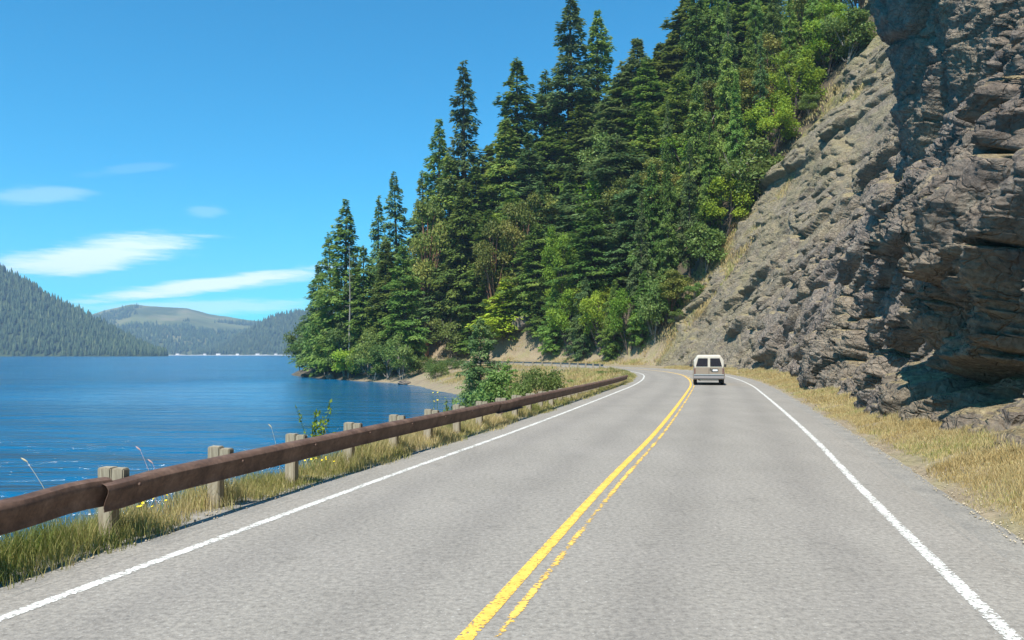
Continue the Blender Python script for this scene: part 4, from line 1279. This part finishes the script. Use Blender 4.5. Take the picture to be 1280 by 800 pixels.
rail_top = lambda s: float(np.interp(s, [0, 14, 24, 40, 58], [0.70, 0.70, 0.66, 0.575, 0.50]))
gx, gy = road(2.0, R_OFF)
guard = empty('guard_rail', (float(gx), float(gy), 0))
tag(guard, 'rusty brown steel guard rail on short timber posts along the lake side', 'guard rail')
def child_fix(o, par):
    o.matrix_parent_inverse = Matrix.Translation(par.location).inverted()
# columns of the two joints fix their places along the road
J1, J2 = s_at_px(134, R_OFF), s_at_px(622, R_OFF)
S_END = 57.0
def bend_a(s):     # the near section is kinked where it was hit, just before the joint
    t = math.exp(-((s - (J1 - 0.35)) / 0.55) ** 2)
    return (0.028 * t, -0.05 * t, 1 - 0.35 * t)
def bend_b(s):
    t = math.exp(-((s - J1) / 0.5) ** 2)
    return (-0.028 * t, 0.012 * t, 1 - 0.10 * t)
def bend_c(s):
    t = math.exp(-((s - (J2 + 0.8)) / 0.9) ** 2)
    return (-0.015 * t, 0.02 * t, 1.0)
for a, b_, pr, be in ((-6.0, J1 + 0.03, 0.0, bend_a), (J1 - 0.12, J2 + 0.02, 0.014, bend_b), (J2 - 0.12, S_END, 0.026, bend_c)):
    child_fix(rail_mesh('rail', a, b_, R_OFF, rail_top, M['rust'], guard, pr, be), guard)
# bent lower flange curling out at the second joint
def bend_d(s): return (0, 0, 1)
child_fix(rail_mesh('bent_flange', J2 - 0.5, J2 + 2.4, R_OFF + 0.05, lambda s: rail_top(s) + 0.012, M['rust'], guard, 0.0, None, 0.2,
                    [(0.02, 0.035), (0.07, 0.012), (0.12, 0.0), (0.125, -0.004)], 0.004), guard)
# posts with their offset blocks
P0 = s_at_px(136, R_OFF - 0.26)
pr_ = np.random.default_rng(12)
s = P0 - 1.905 * 6
bolt = MB(); bolt.tube([(0, 0, 0), (0.0, 0.02, 0)], [0.022, 0.018], 8)
bolt_me = bolt.mesh('bolt', M['rust'])
while s < S_END - 0.3:
    tx, ty = road_dir(s)
    hd = math.atan2(-tx, ty)
    for nm, off, sz, top in (('post', -0.27, (0.17, 0.145, 1.35), 0.075), ('offset_block', -0.108, (0.15, 0.12, 0.36), 0.06)):
        x, y = road(s, R_OFF + off)
        t_ = rail_top(s) + top * float(np.interp(s, [14, 24, 34], [1.0, 0.5, -0.6])) + pr_.normal(0, 0.008)
        mb = MB()
        mb.box((0, 0, -sz[2] / 2), sz, None, 0.97)
        o = mb.build(nm, M['wood'], guard, bevel=0.012)
        o.location = (float(x), float(y), t_); o.rotation_euler = (pr_.normal(0, 0.018), pr_.normal(0, 0.018), hd + pr_.normal(0, 0.04))
        child_fix(o, guard)
    x, y = road(s, R_OFF + 0.128)
    o = add_obj('bolt', bolt_me, guard, (float(x), float(y), rail_top(s) - 0.10)); o.rotation_euler = (0, 0, hd - math.pi / 2); child_fix(o, guard)
    s += 1.905
# the far guard rail round the cove
gx, gy = road(100, -5.0)
far_guard = empty('guard_rail', (float(gx), float(gy), 0))
tag(far_guard, 'thin grey brown guard rail along the far road round the cove', 'guard rail')
child_fix(rail_mesh('rail', 104, 172, -4.9, lambda s: 0.66, M['galv'], far_guard, 0, None, 1.0), far_guard)
for s in np.arange(105, 171, 3.8):
    tx, ty = road_dir(s); x, y = road(s, -5.08)
    mb = MB(); mb.box((0, 0, 0), (0.2, 0.17, 1.4)); o = mb.build('post', M['wood'], far_guard)
    o.location = (float(x), float(y), 0.05); o.rotation_euler = (0, 0, math.atan2(-tx, ty)); child_fix(o, far_guard)

# ------------------------------------------------------------------ the van ahead
def van():
    vx, vy = road(52.4, 1.02)
    tx, ty = road_dir(54)
    root = empty('van', (float(vx), float(vy), 0.004), math.atan2(-tx, ty))
    tag(root, 'tan and white passenger van driving away in the right lane', 'van')
    def paintm(name, col, rough=0.3):
        m, nt, b = new_mat(name)
        n = noise_tex(nt, 4.0, 4)
        nt.links.new(ramp(nt, n, [(0.3, [c_ * 0.9 for c_ in col]), (0.7, col)]), b.inputs['Base Color'])
        b.inputs['Roughness'].default_value = rough; b.inputs['Coat Weight'].default_value = 0.4; b.inputs['Coat Roughness'].default_value = 0.1
        return m
    tan = paintm('tan_paint', (0.30, 0.235, 0.175)); cream = paintm('cream_paint', (0.60, 0.54, 0.45)); grey = paintm('bumper_plastic', (0.27, 0.245, 0.24), 0.5)
    glass, nt, b = new_mat('tinted_glass'); b.inputs['Base Color'].default_value = (0.012, 0.012, 0.02, 1); b.inputs['Roughness'].default_value = 0.06
    rubber = simple('tyre_rubber', (0.02, 0.02, 0.02), 0.85); chrome = simple('pale_metal', (0.55, 0.55, 0.54), 0.35, 0.6)
    red = simple('tail_lens', (0.13, 0.05, 0.04), 0.3); white = simple('plate_white', (0.8, 0.8, 0.78), 0.5); dark = simple('dark_trim', (0.03, 0.03, 0.03), 0.6)
    L = 4.75
    def ring(y, zb, zt, wb, wt, n_c=3):
        # rounded trapezoid section at station y
        pts = []
        r_ = 0.10
        for sx in (1, -1):
            w_b, w_t = wb * sx, wt * sx
            seq = [(w_b * 0.96, zb), (w_b, zb + 0.10), (w_b, zb + (zt - zb) * 0.55), (w_t + (w_b - w_t) * 0.12, zt - 0.10), (w_t * 0.97 , zt - 0.03), (w_t * 0.86, zt)]
            if sx == -1: seq = seq[::-1]
            pts += [(x, y, z) for x, z in seq]
        return pts
    # lower body
    mb = MB()
    st = [(0.0, 0.42, 1.13, 0.93, 0.905), (0.06, 0.36, 1.14, 0.975, 0.95), (0.5, 0.34, 1.15, 0.985, 0.96), (3.3, 0.34, 1.13, 0.985, 0.955), (3.75, 0.34, 1.08, 0.975, 0.93), (4.5, 0.36, 0.92, 0.93, 0.85), (L, 0.45, 0.80, 0.80, 0.72)]
    mb.loft([ring(*q) for q in st])
    body = mb.build('body', tan, root, smooth=False, bevel=0.0)
    # upper body (cabin)
    mb = MB()
    st = [(0.03, 1.12, 1.82, 0.90, 0.70), (0.16, 1.12, 1.90, 0.935, 0.74), (1.6, 1.12, 1.93, 0.945, 0.76), (2.7, 1.12, 1.90, 0.945, 0.75), (3.05, 1.11, 1.84, 0.94, 0.72), (3.75, 1.06, 1.12, 0.92, 0.88)]
    mb.loft([ring(*q) for q in st])
    mb.build('cabin', cream, root)
    # rear doors: cream upper frame is the cabin; two windows slightly proud
    for sx in (-1, 1):
        mb = MB()
        x0, x1 = sx * 0.075, sx * 0.80
        x1t = sx * 0.655
        vs_ = [(x0, 0.005, 1.19), (x1, 0.005, 1.19), (x1t, -0.005, 1.70), (x0, -0.005, 1.70)]
        vs2 = [(x, y + 0.03, z) for x, y, z in vs_]
        mb.add(vs_ + vs2, [(0, 1, 2, 3), (7, 6, 5, 4), (0, 4, 5, 1), (1, 5, 6, 2), (2, 6, 7, 3), (3, 7, 4, 0)])
        mb.build('rear_window', glass, root, bevel=0.008)
        mb = MB(); mb.box((sx * 0.865, 0.015, 0.86), (0.10, 0.05, 0.42)); mb.build('tail_light', red, root, bevel=0.015)
        # side windows
        for (ya, yb) in ((0.35, 1.45), (1.6, 2.45), (2.6, 3.15)):
            mb = MB()
            def sidex(z): return sx * (0.952 - (z - 1.15) * 0.20)
            v4 = [(sidex(1.2), ya, 1.2), (sidex(1.2), yb, 1.2), (sidex(1.70), yb - (0.25 if yb > 3 else 0), 1.70), (sidex(1.70), ya, 1.70)]
            v4b = [(x - sx * 0.05, y, z) for x, y, z in v4]
            mb.add(v4 + v4b, [(0, 1, 2, 3), (7, 6, 5, 4), (0, 4, 5, 1), (1, 5, 6, 2), (2, 6, 7, 3), (3, 7, 4, 0)])
            mb.build('side_window', glass, root)
        # mirror
        mb = MB(); mb.box((sx * 1.10, 3.18, 1.20), (0.20, 0.10, 0.17)); mb.box((sx * 0.98, 3.2, 1.16), (0.12, 0.05, 0.05)); mb.build('side_mirror', dark, root, bevel=0.02)
        for yy in (0.95, 3.75):
            w = MB()
            prof = [(0.20, -0.10), (0.29, -0.115), (0.335, -0.08), (0.345, 0), (0.335, 0.08), (0.29, 0.115), (0.20, 0.10)]
            nseg = 24
            rings = [[(x_ , r_ * math.cos(2 * math.pi * k / nseg), r_ * math.sin(2 * math.pi * k / nseg)) for k in range(nseg)] for r_, x_ in prof]
            w.loft(rings, cap=False)
            we = add_obj('wheel', w.mesh('wheel', rubber, True), root, (sx * 0.84, yy, 0.345))
            rim = MB(); rim.loft([[(x_ * sx, r_ * math.cos(2 * math.pi * k / 16), r_ * math.sin(2 * math.pi * k / 16)) for k in range(16)] for r_, x_ in ((0.20, 0.085), (0.17, 0.07), (0.05, 0.09))]); add_obj('rim', rim.mesh('rim', chrome, True), we)
    mb = MB(); mb.box((0, -0.012, 0.78), (0.02, 0.03, 0.55)); mb.build('door_seam', dark, root)
    mb = MB(); mb.box((0.36, -0.012, 0.95), (0.42, 0.03, 0.19)); mb.build('plate_recess', dark, root, bevel=0.008)
    mb = MB(); mb.box((0.38, -0.032, 0.945), (0.30, 0.012, 0.11)); mb.build('license_plate', white, root)
    mb = MB(); mb.box((0.09, -0.02, 1.0), (0.05, 0.04, 0.14)); mb.build('door_handle', dark, root, bevel=0.01)
    mb = MB(); mb.box((0, -0.075, 0.52), (1.90, 0.22, 0.24)); mb.build('rear_bumper', grey, root, bevel=0.04)
    mb = MB(); mb.box((0, -0.085, 0.668), (1.84, 0.20, 0.055)); mb.build('bumper_step', chrome, root, bevel=0.012)
    mb = MB(); mb.box((0, 0.25, 0.36), (1.16, 0.10, 0.09)); mb.build('low_bar', chrome, root, bevel=0.015)  # pale bar set low between the rear wheels, below the bumper
    mb = MB(); mb.tube([(-0.55, 0.05, 0.29), (-0.55, 0.6, 0.31)], 0.03, 10); mb.build('exhaust_pipe', dark, root)
    mb = MB(); mb.box((0, 2.2, 0.36), (1.3, 3.2, 0.16)); mb.build('underbody', dark, root)
    return root
van()

# ------------------------------------------------------------------ grass, flowers, stones
def blades(name, so, hgt, wid, mat, label, seed, lean=0.35, tint=None, zfun=ground_z, category='grass'):
    """so: (n,2) positions along/across the road"""
    r = np.random.default_rng(seed)
    n = len(so)
    X, Y = road(so[:, 0], so[:, 1]); Z = zfun(so[:, 0], so[:, 1]) - 0.03
    base = np.stack([X, Y, Z], -1)
    a = r.random(n) * 6.283
    ln = hgt * (0.55 + 0.6 * r.random(n))
    ld = np.stack([np.cos(a), np.sin(a), 0 * a], -1) * (ln * lean * (0.3 + r.random(n)))[:, None]
    b2 = r.random(n) * 6.283
    sd = np.stack([np.cos(b2), np.sin(b2), 0 * b2], -1) * (wid * (0.6 + 0.8 * r.random(n)))[:, None]
    up = np.array([0, 0, 1.0])[None] * ln[:, None]
    m1 = base + ld * 0.30 + up * 0.55
    tp = base + ld * 1.0 + up * 0.97
    V = np.stack([base - sd * .5, base + sd * .5, m1 + sd * .38, m1 - sd * .38, tp], 1).reshape(-1, 3)
    k = np.arange(n)[:, None] * 5
    F = np.concatenate([k + np.array([[0, 1, 2]]), k + np.array([[0, 2, 3]]), k + np.array([[3, 2, 4]])], 0)
    t = r.random(n) if tint is None else tint
    o = mesh_np(name, V, F, M[mat], None, False, {'tint': np.repeat(np.clip(t, 0, 1), 5)})
    return tag(o, label, category, None, 'stuff')

r = np.random.default_rng(55)
def scatter(n, s0, s1, o0, o1, thr=0.3, freq=0.9, seed=0):
    s = s0 + (s1 - s0) * r.random(n * 3); o_ = r.random(n * 3)
    lo = o0(s) if callable(o0) else o0; hi = o1(s) if callable(o1) else o1
    o = lo + (hi - lo) * o_
    d = 0.5 + 0.5 * fbm(s * freq, o * freq, seed=seed, octv=3)
    edge = np.clip(np.minimum(o_, 1 - o_) * 7, 0.12, 1)
    k = r.random(n * 3) < np.clip((d - thr) * 2.2, 0.05, 1) * edge
    return np.stack([s, o], -1)[k][:n]
RO0 = lambda s: 4.82 + edge_wob(s, 47) * 0.9
RO1 = lambda s: toe_o(s) + 0.9
def clump_tint(so, mean, amp, sd_, seed):
    return mean + amp * fbm(so[:, 0] * 0.8, so[:, 1] * 0.8, seed=seed, octv=2) + r.normal(0, sd_, len(so))
parts_so, hg, wd_ = [], [], []
for (n, s0, s1, h, w) in ((34000, 4.5, 14, 0.29, 0.007), (36000, 14, 30, 0.33, 0.011), (26000, 30, 60, 0.36, 0.019), (16000, 60, 112, 0.40, 0.035)):
    so = scatter(n, s0, s1, RO0, RO1, 0.02, 0.9, 61)
    q = (so[:, 1] - 5.0) / 2.8
    parts_so.append(so); hg.append(h * (0.35 + 0.75 * np.clip(q, 0, 1)) * (0.75 + 0.4 * fbm(so[:, 0] * .7, so[:, 1] * .7, seed=62, octv=2))); wd_.append(np.full(len(so), w))
so = np.concatenate(parts_so); hh = np.concatenate(hg); ww = np.concatenate(wd_)
blades('dry_grass', so, np.maximum(hh, 0.06), ww, 'dry_grass', 'straw coloured dry grass verge below the rock cliff', 1, 0.5, clump_tint(so, 0.58, 0.26, 0.16, 63))
# lake side under the rail
LO0 = lambda s: -5.7 + 0 * s
LO1 = lambda s: -(4.24 + edge_wob(s, 31) * 0.8)
parts_so, hg, wd_ = [], [], []
for (n, s0, s1, h, w) in ((20000, 2.5, 14, 0.44, 0.007), (15000, 14, 28, 0.46, 0.011), (14000, 28, 60, 0.46, 0.02), (7000, 60, 105, 0.42, 0.035)):
    so = scatter(n, s0, s1, LO0, LO1, -0.05, 1.1, 71)
    parts_so.append(so); hg.append(h * (0.8 + 0.5 * fbm(so[:, 0] * .9, so[:, 1] * .9, seed=72, octv=2)) * np.interp(so[:, 1], [-5.2, -4.8, -4.35], [1.0, 0.8, 0.3])); wd_.append(np.full(len(so), w))
so = np.concatenate(parts_so); hh = np.concatenate(hg); ww = np.concatenate(wd_)
blades('verge_grass', so, np.maximum(hh, 0.08), ww, 'verge_grass', 'half dry verge grass growing under the rusty guard rail', 2, 0.45, clump_tint(so, 0.52, 0.35, 0.18, 73))
# bank down to the lake and the dry slope round the cove
so1 = scatter(9000, 2, 60, lambda s: -(shore_o(s) - 1.5), -5.6, 0.3, 0.5, 81)
so2 = scatter(26000, 60, 150, lambda s: -(shore_o(s) - 2.0), -5.2, 0.34, 0.22, 82)
so3 = scatter(9000, 118, 190, lambda s: toe_o(s) - 0.8, lambda s: toe_o(s) + 5.5, 0.36, 0.3, 83)
so4 = scatter(9000, 116, 127, lambda s: toe_o(s), lambda s: toe_o(s) + 48, 0.3, 0.2, 84)
so = np.concatenate([so1, so2, so3, so4])
hh = np.r_[np.full(len(so1), 0.32), np.full(len(so2), 0.42), np.full(len(so3), 0.4), np.full(len(so4), 0.6)]
ww = np.r_[np.full(len(so1), 0.014), np.full(len(so2), 0.045), np.full(len(so3), 0.06), np.full(len(so4), 0.09)]
blades('bank_grass', so, hh, ww, 'dry_grass', 'sparse dry grass on the banks around the cove', 3, 0.5, clump_tint(so, 0.62, 0.40, 0.18, 85))

# dry grass on the rock ledge
lr = np.random.default_rng(66); nL = 5000
kk = lr.integers(0, len(LEDGE), nL)
bp = LEDGE[kk] + np.stack([lr.normal(0.25, 0.3, nL), lr.normal(0, 0.15, nL), lr.normal(0.0, 0.12, nL)], -1)
hh = 0.25 + 0.3 * lr.random(nL); aa = lr.random(nL) * 6.28
tp = bp + np.stack([0.22 * np.cos(aa), 0.22 * np.sin(aa), hh], -1); sd = np.stack([np.sin(aa), -np.cos(aa), 0 * aa], -1) * 0.035
V = np.stack([bp - sd, bp + sd, tp], 1).reshape(-1, 3)
tag(mesh_np('ledge_grass', V, np.arange(nL * 3).reshape(-1, 3), M['dry_grass'], None, False, {'tint': np.repeat(np.clip(lr.normal(0.6, 0.2, nL), 0, 1), 3)}), 'strip of dry grass along the rock ledge', 'grass', None, 'stuff')
# yellow wildflowers under the rail
M['petal'] = simple('yellow_petal', (0.86, 0.66, 0.02), 0.5)
M['petal_white'] = simple('white_petal', (0.82, 0.80, 0.76), 0.5)
M['stalk'] = simple('green_stalk', (0.10, 0.17, 0.03), 0.7)
M['straw'] = simple('straw_stalk', (0.52, 0.42, 0.26), 0.8)
M['pink_straw'] = simple('pink_straw', (0.50, 0.30, 0.26), 0.8)
def flower(x, y, off, n, label, seed, mat='petal', h0=0.30, rad=0.016, spread=0.22):
    rr = np.random.default_rng(seed)
    s = s_at_px(x, off)
    X, Y = road(s, off); zg = float(ground_z(s, off))
    e = empty('wildflower', (float(X), float(Y), zg - 0.02))
    for k in range(n):
        a = rr.random() * 6.28; q = spread * rr.random() ** .5; h = h0 * (0.75 + 0.5 * rr.random())
        p1 = (q * math.cos(a) * 1.2, q * math.sin(a) * 1.2, h)
        mb = MB(); mb.tube([(q * .5 * math.cos(a), q * .5 * math.sin(a), 0), (q * .8 * math.cos(a), q * .8 * math.sin(a), h * .6), p1], [0.003, 0.0025, 0.002], 4, False)
        mb.build('stem', M['stalk'], e)
        f = MB()
        tilt = Vector((rr.normal(0, .5), -0.5 + rr.normal(0, .3), 1)).normalized(); u = tilt.orthogonal().normalized(); v = tilt.cross(u)
        c = Vector(p1)
        for j in range(6):
            b0, b1, b2_ = [2 * math.pi * (j + dj) / 6 for dj in (-0.42, 0, 0.42)]
            f.add([c, c + (u * math.cos(b0) + v * math.sin(b0)) * rad * .8 + tilt * .003, c + (u * math.cos(b1) + v * math.sin(b1)) * rad * 1.25 + tilt * .005, c + (u * math.cos(b2_) + v * math.sin(b2_)) * rad * .8 + tilt * .003], [(0, 1, 2, 3)])
        f.box(c + tilt * 0.004, (rad * .5, rad * .5, rad * .4))
        f.build('flower_head', M[mat], e)
    return tag(e, label, 'flower')
flower(186, 658, -4.85, 12, 'clump of yellow wildflowers under the rail right of the bent joint', 1)
flower(168, 640, -5.2, 8, 'yellow wildflowers close behind the first post', 2, h0=0.36)
flower(398, 604, -4.9, 9, 'yellow wildflowers at the foot of the third post', 3, h0=0.24)
flower(372, 600, -5.15, 7, 'yellow wildflowers just left of the third post', 4, h0=0.28)
flower(545, 512, -5.35, 6, 'yellow flower heads standing behind the rail before the small firs', 5, h0=0.95, spread=0.12, rad=0.022)
flower(112, 668, -4.9, 3, 'few small white flowers in the grass left of the first post', 6, mat='petal_white', h0=0.32, rad=0.012)
def stalk(x, ytop, off, bendx, label, mat='straw', seed=0, head=True):
    s = s_at_px(x, off); X, Y = road(s, off); zg = float(ground_z(s, off))
    h = CAM_H - (ytop - YH) * float(Y) / FPX - zg
    e = empty('grass_stalk', (float(X), float(Y), zg - 0.02))
    pts = [(bendx * q ** 2, 0.02 * math.sin(5 * q), h * q) for q in np.linspace(0, 1, 8)]
    mb = MB(); mb.tube(pts, list(np.linspace(0.0045, 0.002, 8)), 5, False); mb.build('stem', M[mat], e)
    hd_ = MB(); t0 = Vector(pts[-1]); d = (t0 - Vector(pts[-2])).normalized()
    d = (d + Vector((0.6 * (1 if bendx > 0 else -1), 0, -0.1))).normalized()
    hd_.tube([t0 - d * 0.015, t0 + d * 0.02, t0 + d * 0.05, t0 + d * 0.07], [0.003, 0.010, 0.008, 0.002], 6)
    hd_.build('seed_head', M[mat], e)
    return tag(e, label, 'plant')
stalk(72, 574, -5.2, -0.32, 'dry grass stalk bending towards the frame edge over the near rail')
stalk(196, 560, -5.3, -0.20, 'pinkish dry stalk standing over the rail right of the first post', 'pink_straw')
stalk(206, 576, -5.25, -0.16, 'shorter pinkish stalk beside the taller one by the first post', 'pink_straw')
stalk(350, 532, -5.4, -0.14, 'thin dry stalk just left of the third post', 'straw')
stalk(412, 530, -5.4, -0.1, 'thin dry stalk in front of the leafy plant', 'straw')

# loose stones and leaf litter along both shoulders
def pebbles(name, so, size, label, seed, mat):
    rr = np.random.default_rng(seed); n = len(so)
    X, Y = road(so[:, 0], so[:, 1]); Z = np.maximum(ground_z(so[:, 0], so[:, 1]), -0.03)
    base = np.array([(1, 0, 0), (-1, 0, 0), (0, 1, 0), (0, -1, 0), (0, 0, 1), (0, 0, -1)], float)
    sc = (size * (0.5 + rr.random(n) ** 2 * 1.3))[:, None, None] * (0.6 + 0.6 * rr.random((n, 6, 1)))
    V = base[None] * sc * np.array([1, 1, 0.6])[None, None]
    a = rr.random(n) * 6.28; ca, sa = np.cos(a)[:, None], np.sin(a)[:, None]
    V = np.stack([V[..., 0] * ca - V[..., 1] * sa, V[..., 0] * sa + V[..., 1] * ca, V[..., 2]], -1)
    V += np.stack([X, Y, Z], -1)[:, None, :]
    f0 = np.array([(0, 2, 4), (2, 1, 4), (1, 3, 4), (3, 0, 4), (2, 0, 5), (1, 2, 5), (3, 1, 5), (0, 3, 5)])
    F = (np.arange(n)[:, None, None] * 6 + f0[None]).reshape(-1, 3)
    o = mesh_np(name, V.reshape(-1, 3), F, mat, None, False)
    return tag(o, label, 'gravel', None, 'stuff')
M['stone'] = simple('stone', (0.44, 0.37, 0.26), 0.95, var=0.45, scale=3.0)
n = 2600
so = np.stack([4 + 60 * r.random(n) ** 1.5, 4.62 + np.abs(r.normal(0, 0.22, n))], -1)
pebbles('pebbles', so, 0.013, 'loose pale stones along the edge of the dry verge', 1, M['stone'])
n = 1100
so = np.stack([3 + 50 * r.random(n) ** 1.5, -4.3 - np.abs(r.normal(0, 0.22, n))], -1)
pebbles('pebbles', so, 0.014, 'loose stones along the lake side shoulder', 2, M['stone'])

# ------------------------------------------------------------------ boulders
def rock_mesh(name, seed, size, mat):
    bm = bmesh.new()
    bmesh.ops.create_icosphere(bm, subdivisions=4, radius=1.0)
    co = np.array([v.co[:] for v in bm.verts])
    rr = np.random.default_rng(seed)
    d = np.ones(len(co))
    for k in range(14):       # planar cuts make it angular
        nrm = unit(rr.normal(0, 1, 3)); c_ = 0.62 + 0.3 * rr.random()
        pr = co @ nrm
        d = np.where(pr * d > c_, np.minimum(d, c_ / np.maximum(pr, 1e-3)), d)
    co = co * d[:, None]
    co = co * (1 + 0.06 * fbm(co[:, 0] * 3 + seed, co[:, 1] * 3, co[:, 2] * 3, seed=seed, octv=3))[:, None] * np.array(size)[None]
    for v, c_ in zip(bm.verts, co): v.co = c_
    me = bpy.data.meshes.new(name); bm.to_mesh(me); bm.free(); me.materials.append(mat)
    return me
def boulder(x, d, size, label, seed, z=None, o_=None):
    X = (x - CX) * d / FPX
    zg = ground_at(X, d) if z is None else z
    o = add_obj('boulder', rock_mesh('boulder', seed, size, M['rock']), None, (X, d, zg + size[2] * 0.35))
    o.rotation_euler = (0, 0, seed * 1.3)
    return tag(o, label, 'boulder')
boulder(656, 163.5, (3.2, 2.2, 2.0), 'brown boulder bedded in the sandy road cut below the lime green fir', 3)
boulder(1160, 23.5, (0.42, 0.35, 0.30), 'grey boulder in the dry grass left of the dark hollow', 4)
boulder(1268, 15.8, (0.34, 0.3, 0.30), 'pale boulder at the cliff foot by the picture edge', 5)
boulder(1062, 37.5, (0.5, 0.4, 0.32), 'grey boulder at the cliff foot halfway to the van', 6)
boulder(1006, 50.0, (0.45, 0.4, 0.28), 'small grey boulder on the verge nearest the van', 7)
boulder(382, 177, (1.2, 0.9, 0.7), 'dark rock at the water line of the point tip', 8, LAKE_Z)
boulder(412, 163, (1.3, 0.9, 0.9), 'grey rock at the water line under the alders', 9, LAKE_Z)
boulder(505, 134, (1.2, 0.8, 0.6), 'pale rock at the water line by the sandy bank', 10, LAKE_Z)

# ------------------------------------------------------------------ air between here and the far hills
hz = MB()
hz.add([(-2600, -120, -40), (1400, -120, -40), (1400, 4700, -40), (-2600, 4700, -40), (-2600, -120, 470), (1400, -120, 470), (1400, 4700, 470), (-2600, 4700, 470)],
       [(3, 2, 1, 0), (4, 5, 6, 7), (0, 1, 5, 4), (1, 2, 6, 5), (2, 3, 7, 6), (3, 0, 4, 7)])
hm_ = bpy.data.materials.new('haze_air'); hm_.use_nodes = True
nt = hm_.node_tree; nt.nodes.clear()
out = nt.nodes.new('ShaderNodeOutputMaterial'); pv = nt.nodes.new('ShaderNodeVolumePrincipled')
pv.inputs['Color'].default_value = (0.55, 0.74, 1.0, 1)
pv.inputs['Density'].default_value = 0.00012
pv.inputs['Anisotropy'].default_value = 0.0
nt.links.new(pv.outputs[0], out.inputs['Volume'])
ho = hz.build('haze', hm_)
tag(ho, 'thin blue air haze over the lake', 'haze', None, 'stuff')
